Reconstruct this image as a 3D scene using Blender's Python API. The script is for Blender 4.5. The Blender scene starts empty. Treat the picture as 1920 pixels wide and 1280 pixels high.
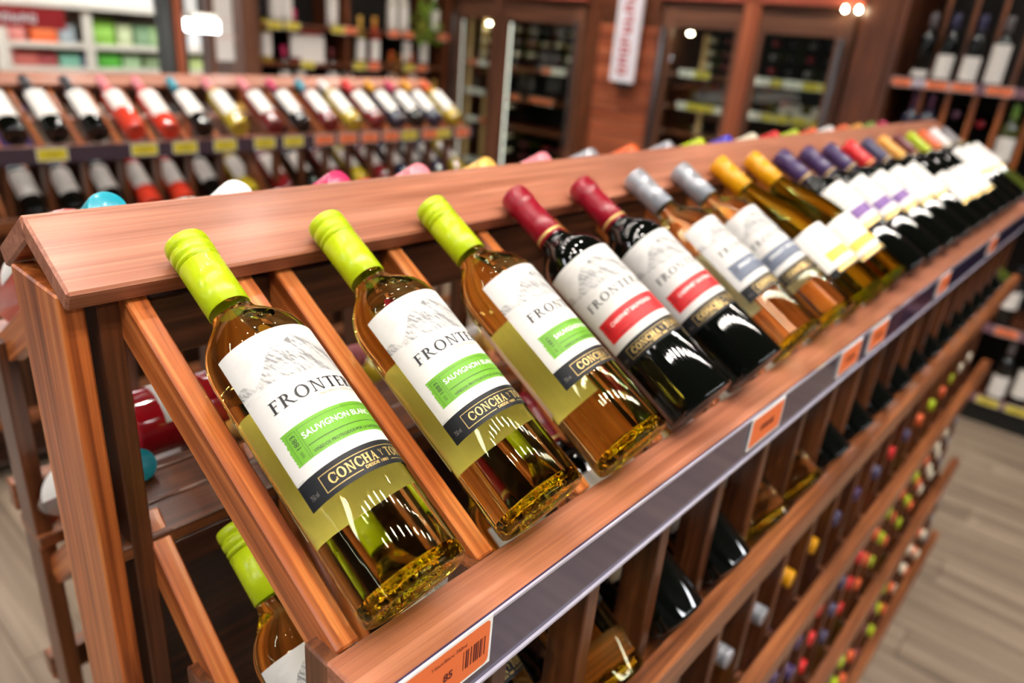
import bpy, bmesh, math, random
import numpy as np
from mathutils import Matrix, Vector

random.seed(4)
PI = math.pi
SC = bpy.context.scene
COL = SC.collection
UP = 1.3            # everything is laid out relative to the display shelf; lifted at the end so the floor is z = 0
TH = 0.52966        # tilt of the display bottles
S = 0.11966         # spacing of the bottles along the rack
AX = Vector((0, math.cos(TH), math.sin(TH)))
NX = Vector((0, -math.sin(TH), math.cos(TH)))

# ------------------------------------------------------------------ camera, world, exposure
cam = bpy.data.cameras.new('camera'); camo = bpy.data.objects.new('camera', cam); COL.objects.link(camo)
CR = ((0.6609, 0.2435, -0.7099), (-0.7461, 0.3154, -0.5864), (0.0811, 0.9172, 0.3901))
camo.matrix_world = Matrix.Translation((-0.2329, -0.2479, 0.3103)) @ Matrix(CR).to_4x4()
cam.sensor_width = 36; cam.lens = 36 * 1354.98 / 1920
cam.clip_start = 0.02; cam.clip_end = 60
cam.dof.use_dof = True; cam.dof.focus_distance = 0.475; cam.dof.aperture_fstop = 3.8
SC.camera = camo
w = bpy.data.worlds.new('world'); SC.world = w; w.use_nodes = True
w.node_tree.nodes['Background'].inputs[0].default_value = (1.0, 0.93, 0.86, 1)
w.node_tree.nodes['Background'].inputs[1].default_value = 0.04
SC.view_settings.view_transform = 'Standard'; SC.view_settings.look = 'None'
SC.view_settings.exposure = 0.64; SC.view_settings.gamma = 1.0; SC.view_settings.use_curve_mapping = False
SC.cycles.max_bounces = 14; SC.cycles.transmission_bounces = 12; SC.cycles.transparent_max_bounces = 24
SC.cycles.diffuse_bounces = 3; SC.cycles.glossy_bounces = 5
SC.cycles.sample_clamp_indirect = 25.0
LAMP = 380.0         # strength of the ceiling lamps' diffusers
TUBE = 26.0

# ------------------------------------------------------------------ helpers
def lin(r, g, b):
    f = lambda c: c / 12.92 if c <= 0.04045 else ((c + 0.055) / 1.055) ** 2.4
    return (f(r / 255), f(g / 255), f(b / 255), 1)

def mat(name):
    m = bpy.data.materials.new(name); m.use_nodes = True
    nt = m.node_tree; nt.nodes.clear()
    out = nt.nodes.new('ShaderNodeOutputMaterial')
    return m, nt, out

def plain(name, col, rough=0.5, metal=0.0, coat=0.0, emis=None, es=0.0, spec=0.5, noise=0.0, nscale=30):
    m, nt, out = mat(name)
    b = nt.nodes.new('ShaderNodeBsdfPrincipled'); nt.links.new(b.outputs[0], out.inputs[0])
    b.inputs['Base Color'].default_value = col; b.inputs['Roughness'].default_value = rough
    b.inputs['Metallic'].default_value = metal; b.inputs['Coat Weight'].default_value = coat
    b.inputs['Specular IOR Level'].default_value = spec
    if noise:
        tc = nt.nodes.new('ShaderNodeTexCoord'); n = nt.nodes.new('ShaderNodeTexNoise'); n.inputs['Scale'].default_value = nscale
        r = nt.nodes.new('ShaderNodeMapRange'); r.inputs[3].default_value = 1 - noise; r.inputs[4].default_value = 1 + noise
        h = nt.nodes.new('ShaderNodeHueSaturation'); h.inputs['Color'].default_value = col
        nt.links.new(tc.outputs['Object'], n.inputs[0]); nt.links.new(n.outputs[0], r.inputs[0])
        nt.links.new(r.outputs[0], h.inputs['Value']); nt.links.new(h.outputs[0], b.inputs['Base Color'])
    if emis:
        b.inputs['Emission Color'].default_value = emis; b.inputs['Emission Strength'].default_value = es
    return m

def wood(name, c0, c1, c2, rough=0.36, scale=1.0, coat=0.25, var=0.22):
    """stained timber, the grain running along the board's own X"""
    m, nt, out = mat(name); N = nt.nodes; L = nt.links
    b = N.new('ShaderNodeBsdfPrincipled'); L.new(b.outputs[0], out.inputs[0])
    tc = N.new('ShaderNodeTexCoord'); oi = N.new('ShaderNodeObjectInfo')
    off = N.new('ShaderNodeVectorMath'); off.operation = 'ADD'
    sc = N.new('ShaderNodeVectorMath'); sc.operation = 'SCALE'; sc.inputs['Scale'].default_value = 37.0
    cmb = N.new('ShaderNodeCombineXYZ')
    for i in range(3): L.new(oi.outputs['Random'], cmb.inputs[i])
    L.new(cmb.outputs[0], sc.inputs[0]); L.new(tc.outputs['Object'], off.inputs[0]); L.new(sc.outputs[0], off.inputs[1])
    mp = N.new('ShaderNodeMapping'); mp.inputs['Scale'].default_value = (3.2 * scale, 120 * scale, 120 * scale)
    L.new(off.outputs[0], mp.inputs[0])
    n1 = N.new('ShaderNodeTexNoise'); n1.inputs['Scale'].default_value = 1.0; n1.inputs['Detail'].default_value = 5; n1.inputs['Distortion'].default_value = 0.6
    L.new(mp.outputs[0], n1.inputs[0])
    mp2 = N.new('ShaderNodeMapping'); mp2.inputs['Scale'].default_value = (7 * scale, 620 * scale, 620 * scale); L.new(off.outputs[0], mp2.inputs[0])
    n2 = N.new('ShaderNodeTexNoise'); n2.inputs['Scale'].default_value = 1.0; n2.inputs['Detail'].default_value = 3; L.new(mp2.outputs[0], n2.inputs[0])
    mp3 = N.new('ShaderNodeMapping'); mp3.inputs['Scale'].default_value = (5 * scale, 16 * scale, 16 * scale); L.new(off.outputs[0], mp3.inputs[0])
    n3 = N.new('ShaderNodeTexNoise'); n3.inputs['Scale'].default_value = 1.0; n3.inputs['Detail'].default_value = 2; L.new(mp3.outputs[0], n3.inputs[0])
    cr = N.new('ShaderNodeValToRGB'); e = cr.color_ramp.elements
    e[0].position = 0.33; e[0].color = c0; e[1].position = 0.66; e[1].color = c2
    x = cr.color_ramp.elements.new(0.5); x.color = c1
    L.new(n1.outputs[0], cr.inputs[0])
    mx = N.new('ShaderNodeMix'); mx.data_type = 'RGBA'; mx.blend_type = 'MULTIPLY'; mx.inputs[0].default_value = 0.5
    rr = N.new('ShaderNodeMapRange'); rr.inputs[1].default_value = 0.3; rr.inputs[2].default_value = 0.7; rr.inputs[3].default_value = 0.55; rr.inputs[4].default_value = 1.2
    L.new(n2.outputs[0], rr.inputs[0]); L.new(cr.outputs[0], mx.inputs[6]); L.new(rr.outputs[0], mx.inputs[7])
    hs = N.new('ShaderNodeHueSaturation'); L.new(mx.outputs[2], hs.inputs['Color'])
    r3 = N.new('ShaderNodeMapRange'); r3.inputs[1].default_value = 0.3; r3.inputs[2].default_value = 0.7; r3.inputs[3].default_value = 1 - var; r3.inputs[4].default_value = 1 + var
    L.new(n3.outputs[0], r3.inputs[0]); L.new(r3.outputs[0], hs.inputs['Value'])
    L.new(hs.outputs[0], b.inputs['Base Color'])
    b.inputs['Roughness'].default_value = rough; b.inputs['Coat Weight'].default_value = coat; b.inputs['Coat Roughness'].default_value = 0.22
    bp = N.new('ShaderNodeBump'); bp.inputs['Strength'].default_value = 0.12; bp.inputs['Distance'].default_value = 0.001
    L.new(n2.outputs[0], bp.inputs['Height']); L.new(bp.outputs[0], b.inputs['Normal'])
    return m

def clear(name, tint, gloss=(1, 1, 1, 1), ior=1.5, rough=0.0, refr=0.0, refr_ior=1.12, bump=0):
    """thin clear wall: Fresnel reflection over a tinted see-through sheet, a share of it refracting"""
    m, nt, out = mat(name); N = nt.nodes; L = nt.links
    lw = N.new('ShaderNodeLayerWeight'); lw.inputs['Blend'].default_value = 0.5
    pw = N.new('ShaderNodeMath'); pw.operation = 'POWER'; pw.inputs[1].default_value = 5.0; L.new(lw.outputs['Facing'], pw.inputs[0])
    fr = N.new('ShaderNodeMath'); fr.operation = 'MULTIPLY_ADD'; fr.inputs[1].default_value = 0.45; fr.inputs[2].default_value = ((ior - 1) / (ior + 1)) ** 2; L.new(pw.outputs[0], fr.inputs[0])
    if bump:
        tc = N.new('ShaderNodeTexCoord'); nz = N.new('ShaderNodeTexNoise'); nz.inputs['Scale'].default_value = bump; nz.inputs['Detail'].default_value = 2
        bp = N.new('ShaderNodeBump'); bp.inputs['Strength'].default_value = 0.8; bp.inputs['Distance'].default_value = 0.004
        L.new(tc.outputs['Object'], nz.inputs[0]); L.new(nz.outputs[0], bp.inputs['Height'])
    gl = N.new('ShaderNodeBsdfGlossy'); gl.inputs['Color'].default_value = gloss; gl.inputs['Roughness'].default_value = rough
    tr = N.new('ShaderNodeBsdfTransparent'); tr.inputs[0].default_value = tint
    body = tr.outputs[0]
    if refr:
        rf = N.new('ShaderNodeBsdfRefraction'); rf.inputs['Color'].default_value = tint; rf.inputs['IOR'].default_value = refr_ior; rf.inputs['Roughness'].default_value = 0.0
        m2 = N.new('ShaderNodeMixShader'); m2.inputs[0].default_value = refr
        L.new(body, m2.inputs[1]); L.new(rf.outputs[0], m2.inputs[2]); body = m2.outputs[0]
    if bump:
        L.new(bp.outputs[0], gl.inputs['Normal'])
        if refr: L.new(bp.outputs[0], rf.inputs['Normal'])
    ms = N.new('ShaderNodeMixShader'); L.new(fr.outputs[0], ms.inputs[0]); L.new(body, ms.inputs[1]); L.new(gl.outputs[0], ms.inputs[2])
    L.new(ms.outputs[0], out.inputs[0])
    return m

def glass(name, col, ior=1.5, bump=0):
    m, nt, out = mat(name)
    g = nt.nodes.new('ShaderNodeBsdfGlass'); g.inputs['Color'].default_value = col; g.inputs['IOR'].default_value = ior; g.inputs['Roughness'].default_value = 0.0
    if bump:
        tc = nt.nodes.new('ShaderNodeTexCoord'); nz = nt.nodes.new('ShaderNodeTexNoise'); nz.inputs['Scale'].default_value = bump; nz.inputs['Detail'].default_value = 2
        bp = nt.nodes.new('ShaderNodeBump'); bp.inputs['Strength'].default_value = 1.0; bp.inputs['Distance'].default_value = 0.006
        nt.links.new(tc.outputs['Object'], nz.inputs[0]); nt.links.new(nz.outputs[0], bp.inputs['Height']); nt.links.new(bp.outputs[0], g.inputs['Normal'])
    nt.links.new(g.outputs[0], out.inputs[0]); return m

WOOD = wood('red_stained_pine', lin(92, 48, 21), lin(130, 73, 38), lin(162, 97, 54))
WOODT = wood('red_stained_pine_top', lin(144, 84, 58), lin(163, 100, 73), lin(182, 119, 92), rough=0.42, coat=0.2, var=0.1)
WOODR = wood('orange_stained_pine', lin(124, 58, 22), lin(184, 98, 44), lin(212, 132, 72), scale=0.8)
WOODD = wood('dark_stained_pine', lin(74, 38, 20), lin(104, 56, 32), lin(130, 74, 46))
WOODX = wood('shaded_dark_pine', lin(40, 20, 9), lin(58, 30, 15), lin(76, 42, 22))  # deepest shade inside the rack, put into the wood colour
WOODV = wood('shade_darkened_pine', lin(66, 34, 14), lin(94, 50, 24), lin(118, 68, 38))  # same pine darkened: the colour carries the shade on dividers and inner parts
WOODC = wood('brown_cabinet_wood', lin(84, 50, 34), lin(112, 70, 50), lin(136, 90, 66), scale=0.3, rough=0.45)
WOODP = wood('orange_cladding', lin(132, 62, 34), lin(168, 86, 52), lin(192, 108, 70), scale=0.25, rough=0.5)
FLOORM = wood('grey_brown_laminate', lin(112, 96, 80), lin(138, 120, 102), lin(158, 139, 120), scale=0.22, rough=0.4, coat=0.1, var=0.1)

# ------------------------------------------------------------------ mesh helpers
class MB:
    def __init__(s): s.v = []; s.f = []; s.m = []; s.sm = []
    def add(s, vs, fs, mi=0, smooth=False):
        o = len(s.v); s.v += [tuple(v) for v in vs]
        for f in fs: s.f.append(tuple(i + o for i in f)); s.m.append(mi); s.sm.append(smooth)
    def box(s, a, b, mi=0):
        (x0, y0, z0), (x1, y1, z1) = a, b
        s.add([(x0, y0, z0), (x1, y0, z0), (x1, y1, z0), (x0, y1, z0), (x0, y0, z1), (x1, y0, z1), (x1, y1, z1), (x0, y1, z1)],
              [(0, 3, 2, 1), (4, 5, 6, 7), (0, 1, 5, 4), (1, 2, 6, 5), (2, 3, 7, 6), (3, 0, 4, 7)], mi)
    def lathe(s, prof, n=32, mi=0, smooth=True, close=True):
        vs = []; fs = []; ring = []
        for r, z in prof:
            if r < 1e-6: ring.append([len(vs)]); vs.append((0, 0, z))
            else:
                ring.append(list(range(len(vs), len(vs) + n)))
                vs += [(r * math.cos(2 * PI * k / n), r * math.sin(2 * PI * k / n), z) for k in range(n)]
        for a, b in zip(ring, ring[1:]):
            for k in range(n):
                k2 = (k + 1) % n
                if len(a) == 1 and len(b) == 1: continue
                if len(a) == 1: fs.append((a[0], b[k2], b[k]))
                elif len(b) == 1: fs.append((a[k], a[k2], b[0]))
                else: fs.append((a[k], a[k2], b[k2], b[k]))
        s.add(vs, fs, mi, smooth)
    def mesh(s, name, mats):
        me = bpy.data.meshes.new(name); me.from_pydata(s.v, [], s.f)
        for m in (mats if isinstance(mats, (list, tuple)) else [mats]): me.materials.append(m)
        me.polygons.foreach_set('material_index', s.m); me.polygons.foreach_set('use_smooth', s.sm)
        me.update(); return me

def ob(name, me, parent=None, loc=None, rot=None, mw=None):
    o = bpy.data.objects.new(name, me); COL.objects.link(o)
    if parent: o.parent = parent
    if mw is not None: o.matrix_local = mw
    if loc: o.location = loc
    if rot: o.rotation_euler = rot
    return o

def tag(o, label=None, cat=None, group=None, kind=None):
    if label: o['label'] = label
    if cat: o['category'] = cat
    if group: o['group'] = group
    if kind: o['kind'] = kind
    return o

def thing(name, loc, label, cat, group=None, rot=None):
    o = ob(name, None, None, loc, rot); o.empty_display_size = 0.05
    return tag(o, label, cat, group)

_bc = {}
def board_mesh(l, wd, t, m, bev=0.0015):
    k = (round(l, 4), round(wd, 4), round(t, 4), m.name, bev)
    if k not in _bc:
        bm = bmesh.new(); bmesh.ops.create_cube(bm, size=1)
        bmesh.ops.scale(bm, vec=(l, wd, t), verts=bm.verts)
        if bev: bmesh.ops.bevel(bm, geom=bm.edges[:], offset=min(bev, t * 0.3, wd * 0.3), segments=1, affect='EDGES', profile=0.5)
        me = bpy.data.meshes.new('board'); bm.to_mesh(me); bm.free(); me.materials.append(m); _bc[k] = me
    return _bc[k]

def board(name, parent, a, b, wd, t, m=None, up=(0, 0, 1), bev=0.0015):
    """a board from a to b (its long axis); wd across, t along 'up'"""
    a, b = Vector(a), Vector(b); X = (b - a); l = X.length; X.normalize()
    Z = Vector(up); Z = (Z - X * Z.dot(X)).normalized(); Y = Z.cross(X)
    M = Matrix((X, Y, Z)).transposed().to_4x4(); M.translation = (a + b) / 2
    o = ob(name, board_mesh(l, wd, t, m or WOOD, bev), parent)
    if parent is not None: M = Matrix.Translation(parent.location).inverted() @ M
    o.matrix_basis = M
    return o

def bx(name, parent, lo, hi, m=None, bev=0.0015):
    """axis-aligned board between two corners, grain along its longest side"""
    lo, hi = Vector(lo), Vector(hi); d = hi - lo; c = (lo + hi) / 2
    i = max(range(3), key=lambda k: d[k]); a = c.copy(); b = c.copy(); a[i] = lo[i]; b[i] = hi[i]
    if i == 2: return board(name, parent, a, b, d[1], d[0], m, up=(1, 0, 0), bev=bev)
    if i == 0: return board(name, parent, a, b, d[1], d[2], m, bev=bev)
    return board(name, parent, a, b, d[0], d[2], m, bev=bev)

ORD = 'first second third fourth fifth sixth seventh eighth ninth tenth eleventh twelfth thirteenth fourteenth fifteenth sixteenth seventeenth eighteenth nineteenth twentieth twenty-first twenty-second twenty-third'.split()

# ------------------------------------------------------------------ lettering (flat print, wrapped on a cylinder)
def quad(pts): return ('p', pts)
def rect(x0, y0, x1, y1): return ('p', [(x0, y0), (x1, y0), (x1, y1), (x0, y1)])
def arc(cx, cy, ro, ho, ri, hi_, a0=0, a1=360, n=28):
    out = []
    for k in range(n):
        t0 = math.radians(a0 + (a1 - a0) * k / n); t1 = math.radians(a0 + (a1 - a0) * (k + 1) / n)
        c0, s0, c1, s1 = math.cos(t0), math.sin(t0), math.cos(t1), math.sin(t1)
        out.append(('p', [(cx + ri * c0, cy + hi_ * s0), (cx + ro * c0, cy + ho * s0), (cx + ro * c1, cy + ho * s1), (cx + ri * c1, cy + hi_ * s1)]))
    return out
def serif_glyph(ch, T, t):
    """roman capitals drawn as thick (T) and thin (t) strokes, height 1; returns polygons and advance"""
    s = t * 0.8; P = []
    def stem(x, w=T, y0=0, y1=1, sb=True, stp=True):
        P.append(rect(x, y0, x + w, y1))
        if sb: P.append(rect(x - 0.09, y0, x + w + 0.09, y0 + s))
        if stp: P.append(rect(x - 0.09, y1 - s, x + w + 0.09, y1))
    if ch == 'F':
        stem(0.1); P.append(rect(0.1, 1 - t, 0.62, 1)); P.append(quad([(0.58, 0.8), (0.62, 0.8), (0.62, 1), (0.55, 1)]))
        P.append(rect(0.1, 0.5, 0.48, 0.5 + t)); P.append(rect(0.46, 0.42, 0.49, 0.64)); return P, 0.68
    if ch == 'E':
        stem(0.1); P.append(rect(0.1, 1 - t, 0.62, 1)); P.append(quad([(0.58, 0.8), (0.62, 0.8), (0.62, 1), (0.55, 1)]))
        P.append(rect(0.1, 0.5, 0.5, 0.5 + t)); P.append(rect(0.48, 0.42, 0.51, 0.64)); P.append(rect(0.1, 0, 0.64, t))
        P.append(quad([(0.57, 0), (0.64, 0), (0.67, 0.22), (0.63, 0.22)])); return P, 0.74
    if ch in 'RP':
        stem(0.1); P.append(rect(0.1, 1 - t, 0.36, 1)); P.append(rect(0.1, 0.47, 0.36, 0.47 + t))
        P += arc(0.34, 0.735, 0.3, 0.265, 0.3 - T, 0.265 - t, -90, 90)
        if ch == 'R':
            P.append(quad([(0.32, 0.49), (0.72, 0.0), (0.88, 0.0), (0.46, 0.5)])); P.append(rect(0.7, 0, 0.98, s)); return P, 0.93
        return P, 0.72
    if ch == 'O':
        P += arc(0.52, 0.5, 0.48, 0.52, 0.48 - T, 0.52 - t, 0, 360, 40); return P, 1.06
    if ch == 'C':
        P += arc(0.52, 0.5, 0.48, 0.52, 0.48 - T, 0.52 - t, 42, 318, 36)
        P.append(rect(0.86, 0.64, 0.86 + s, 0.95)); P.append(rect(0.86, 0.05, 0.86 + s, 0.36)); return P, 0.98
    if ch == 'G':
        q, a = serif_glyph('C', T, t); q.append(rect(0.8, 0.05, 0.8 + T, 0.42)); q.append(rect(0.68, 0.42 - s, 1, 0.42)); return q, 1.04
    if ch == 'N':
        P.append(rect(0.14, 0, 0.14 + t, 1)); P.append(rect(0.02, 0, 0.3, s)); P.append(rect(0.0, 1 - s, 0.2, 1))
        P.append(quad([(0.12, 1), (0.72, 0), (0.8, 0), (0.8, 0.06), (0.28, 1)])); P.append(rect(0.76, 0, 0.76 + t, 1)); P.append(rect(0.64, 1 - s, 0.92, 1)); return P, 0.98
    if ch == 'T':
        stem(0.34, stp=False); P.append(rect(0.02, 1 - t, 0.78, 1)); P.append(quad([(0.0, 0.8), (0.04, 0.8), (0.1, 1), (0.02, 1)])); P.append(quad([(0.76, 0.8), (0.8, 0.8), (0.78, 1), (0.7, 1)])); return P, 0.84
    if ch == 'A':
        P.append(quad([(0.1, 0), (0.1 + t, 0), (0.48, 1), (0.42, 1)])); P.append(quad([(0.76 - T, 0), (0.78, 0), (0.48, 1), (0.4, 0.98)]))
        P.append(rect(0.22, 0.33, 0.62, 0.33 + t)); P.append(rect(0.0, 0, 0.26, s)); P.append(rect(0.56, 0, 0.9, s)); return P, 0.92
    if ch == 'H':
        stem(0.1); stem(0.62); P.append(rect(0.1, 0.48, 0.7, 0.48 + t)); return P, 0.92
    if ch == 'Y':
        stem(0.36, y1=0.48, stp=False); P.append(quad([(0.36, 0.46), (0.36 + T, 0.46), (0.22, 1), (0.06, 1)])); P.append(quad([(0.42, 0.46), (0.5, 0.5), (0.8, 1), (0.74, 1)]))
        P.append(rect(0, 1 - s, 0.3, 1)); P.append(rect(0.64, 1 - s, 0.88, 1)); return P, 0.88
    return P, 0.4
def serif_text(txt, T=0.13, t=0.05, gap=0.06):
    out = []; x = 0
    for ch in txt:
        P, a = serif_glyph(ch, T, t)
        for _, pts in P: out.append([(px + x, py) for px, py in pts])
        x += a + gap
    return out, x - gap

def sans_text(txt, bold=0.0, space=1.0):
    """outline of a text in Blender's built-in font as triangles, cap height 1"""
    cu = bpy.data.curves.new('text', 'FONT'); cu.body = txt; cu.size = 1.0; cu.offset = bold; cu.space_character = space; cu.resolution_u = 3
    o = bpy.data.objects.new('text', cu); COL.objects.link(o)
    me = bpy.data.meshes.new_from_object(o.evaluated_get(bpy.context.evaluated_depsgraph_get()))
    v = [(p.co.x, p.co.y) for p in me.vertices]; f = [[v[i] for i in p.vertices] for p in me.polygons]
    bpy.data.objects.remove(o); bpy.data.curves.remove(cu); bpy.data.meshes.remove(me)
    xs = [p[0] for q in f for p in q]; x0, x1 = min(xs), max(xs); h = 0.729
    return [[((p[0] - x0) / h, p[1] / h) for p in q] for q in f], (x1 - x0) / h

def strokes(n, seed):
    """an unreadable word as it looks out of focus: a row of upright and cross strokes"""
    rn = random.Random(seed); out = []
    for k in range(n):
        x = k * 0.95; out.append([(x, 0), (x + 0.2, 0), (x + 0.2, 1), (x, 1)])
        for y in rn.sample([0.0, 0.4, 0.8], 2): out.append([(x, y), (x + 0.68, y), (x + 0.68, y + 0.2), (x, y + 0.2)])
        if rn.random() < 0.6: out.append([(x + 0.5, 0.1), (x + 0.68, 0.1), (x + 0.68, 0.9), (x + 0.5, 0.9)])
    return out, n * 0.95
def wrap(mb, polys, r, f0, u0, sx, sy, mi=0, rot90=False):
    """polys (x, y) -> on the cylinder, x along increasing angle from f0 (degrees), y along the axis from u0; sx, sy metres per unit"""
    a0 = math.radians(f0)
    for q in polys:
        vs = []
        for x, y in q:
            if rot90: x, y = -y, x
            a = a0 + x * sx / r; vs.append((r * math.sin(a), -r * math.cos(a), u0 + y * sy))
        mb.add(vs, [tuple(range(len(vs)))], mi)
def patch(mb, r, f0, f1, u0, u1, mi=0, nf=24, ragged=None, smooth=True):
    nu = 1 if ragged is None else 24; vs = []; fs = []
    rnd = random.Random(7)
    for j in range(nu + 1):
        u = u0 + (u1 - u0) * j / nu; g0 = f0 + (rnd.uniform(-ragged, ragged) - 3.0 * (1 - j / nu) * 0 if ragged else 0)
        for i in range(nf + 1):
            a = math.radians(g0 + (f1 - g0) * i / nf); vs.append((r * math.sin(a), -r * math.cos(a), u))
    for j in range(nu):
        for i in range(nf):
            k = j * (nf + 1) + i; fs.append((k, k + 1, k + nf + 2, k + nf + 1))
    mb.add(vs, fs, mi, smooth)

# ------------------------------------------------------------------ label art: pencil-grey mountain range as vertex colours
def vnoise(x, y, seed):
    rs = np.random.RandomState(seed); g = rs.rand(64, 64)
    xi = np.floor(x).astype(int); yi = np.floor(y).astype(int); fx = x - xi; fy = y - yi
    fx = fx * fx * (3 - 2 * fx); fy = fy * fy * (3 - 2 * fy)
    a = g[yi % 64, xi % 64]; b = g[yi % 64, (xi + 1) % 64]; c = g[(yi + 1) % 64, xi % 64]; d = g[(yi + 1) % 64, (xi + 1) % 64]
    return (a * (1 - fx) + b * fx) * (1 - fy) + (c * (1 - fx) + d * fx) * fy
def fbm(x, y, seed, o=4):
    s = 0; a = 0.5
    for k in range(o): s = s + a * vnoise(x * 2 ** k, y * 2 ** k, seed + k); a *= 0.5
    return s
def mountain(phi, u):
    X = phi; Y = u * 1000
    kx = [-75, -66, -61, -52, -45, -36, -27, -20, -13.6, -8, 0, 9, 17, 24, 33, 42, 55, 70, 90]
    ky = [158, 160.5, 159.5, 153.5, 156, 160, 168, 171, 174.2, 171.5, 174.5, 177.2, 173.5, 172, 168, 166.5, 163, 160, 161]
    ridge = np.interp(X, kx, ky) + (fbm(X / 5, X * 0, 3) - 0.5) * 2.2
    base = np.interp(X, [-75, -40, 0, 30, 90], [153.5, 150.5, 147, 144.5, 146])
    inside = (Y < ridge) & (Y > base - 1)
    xm = X * 0.65
    def ridged(x, y):
        wx = x + 0.35 * fbm(x * 1.3, y * 1.3, 71, 3); a = 0.5; t_ = 0
        for k in range(5): t_ = t_ + a * (1 - np.abs(2 * vnoise(wx * 1.9 ** k + 7 * k, y * 1.7 ** k, 11 + k) - 1)); a *= 0.55
        return t_
    sx = xm / 7.5 + Y / 16.0; sy = Y / 11.0 - xm / 40.0
    big = ridged(sx * 0.42 + 3, sy * 0.5) - ridged(sx * 0.42 + 3.06, sy * 0.5 + 0.02)
    sh = np.clip((ridged(sx, sy) - ridged(sx + 0.07, sy + 0.03)) * 4.5 + big * 9.0, -1, 1)
    fine = fbm(X / 1.1 + Y / 1.2, Y / 2.5 - X / 7, 21, 3)
    dark = np.where(inside, 0.16 + 0.8 * np.clip(sh, 0, 1) + 0.4 * np.clip(fine - 0.45, 0, 1) * 2, 0)
    edge = np.exp(-((Y - ridge) / 0.35) ** 2) * 0.25; dark = dark + edge * (fine > 0.4)
    tri = (Y < 160.8 + 0 * X) & (Y > 156.5 + np.abs(X + 60) * 0.45) & (np.abs(X + 60) < 8); dark = np.where(tri, 0.45, dark)
    hill = np.interp(X, [-5, 8, 20, 34, 50, 70], [150, 158, 163, 164.5, 160, 152]); hin = (Y < hill) & (Y > base) & (X > -2)
    dark = np.where(hin, 0.24 + 0.5 * np.clip(sh, 0, 1), dark)
    low = (Y <= base) & (Y > base - 8)
    st = fbm(X / 9, Y / 0.7 + X / 14, 31, 3); dark = np.where(low, np.clip(st - 0.38, 0, 1) * 1.1 * np.clip((Y - base + 8) / 8, 0, 1), dark)
    sky = Y >= ridge; cl = fbm(X / 22, Y / 7, 41, 3); dark = np.where(sky, np.clip(cl - 0.5, 0, 1) * 0.5, dark)
    return np.clip(dark, 0, 0.75)

LABR = 0.0372
def label_mesh(nf, nu, f0=-71, f1=88, u0=0.0862, u1=0.185, art=True, name='paper_label'):
    F = np.radians(np.linspace(f0, f1, nf)); U = np.linspace(u0, u1, nu); FF, UU = np.meshgrid(F, U)
    v = np.stack([LABR * np.sin(FF), -LABR * np.cos(FF), UU], -1).reshape(-1, 3)
    idx = np.arange(nf * nu).reshape(nu, nf)
    q = np.stack([idx[:-1, :-1], idx[:-1, 1:], idx[1:, 1:], idx[1:, :-1]], -1).reshape(-1, 4)
    me = bpy.data.meshes.new(name); me.from_pydata(v.tolist(), [], q.tolist())
    me.polygons.foreach_set('use_smooth', [True] * len(q))
    d = mountain(np.degrees(FF), UU).ravel() if art else np.zeros(nf * nu)
    pap = np.array([0.60, 0.58, 0.55]); ink = np.array([0.05, 0.05, 0.06])
    c = pap * (1 - d[:, None]) + ink * d[:, None]
    at = me.color_attributes.new('print', 'FLOAT_COLOR', 'POINT'); at.data.foreach_set('color', np.c_[c, np.ones(len(c))].ravel().astype(np.float32))
    me.update(); return me

m, nt, out = mat('printed_paper')
_b = nt.nodes.new('ShaderNodeBsdfPrincipled'); _a = nt.nodes.new('ShaderNodeVertexColor'); _a.layer_name = 'print'
nt.links.new(_a.outputs[0], _b.inputs['Base Color']); _b.inputs['Roughness'].default_value = 0.55; nt.links.new(_b.outputs[0], out.inputs[0]); PAPERP = m

PAPER = plain('white_paper', lin(232, 227, 220), 0.6)
INK = plain('black_ink', lin(22, 20, 26), 0.5)
BLACKL = plain('black_label_paper', lin(20, 20, 24), 0.5, spec=0.3, noise=0.2, nscale=900)
GOLD = plain('gold_foil', lin(214, 180, 108), 0.35, metal=0.35)
WHITEI = plain('white_ink', lin(245, 245, 240), 0.5)
GREYI = plain('grey_ink', lin(112, 106, 100), 0.5)
BAND = dict(green=lin(98, 158, 26), red=lin(200, 26, 32), slate=lin(98, 106, 124), yellow=lin(238, 190, 64), purple=lin(112, 70, 142))
BANDM = {k: plain(k + '_band', v, 0.5, noise=0.06, nscale=300) for k, v in BAND.items()}
CAPC = dict(lime=(174, 194, 14), red=(138, 8, 32), silver=(150, 152, 158), yellow=(222, 156, 6), purple=(66, 48, 92), scarlet=(214, 36, 42), navy=(68, 66, 96),
            amber=(226, 162, 70), maroon=(104, 40, 44), orange=(226, 98, 46), white=(236, 232, 230), grey=(124, 118, 120), turquoise=(20, 150, 170), crimson=(196, 50, 96),
            pink=(222, 130, 140), gold=(222, 176, 84), blue=(60, 66, 190), black=(30, 30, 34), cream=(226, 216, 190), green=(120, 160, 70), plum=(92, 52, 76))
CAPM = {k: plain(k + '_cap', lin(*v), 0.30, coat=0.15, spec=0.4, metal=0.3 if k in ('silver', 'grey') else 0.0) for k, v in CAPC.items()}

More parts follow.
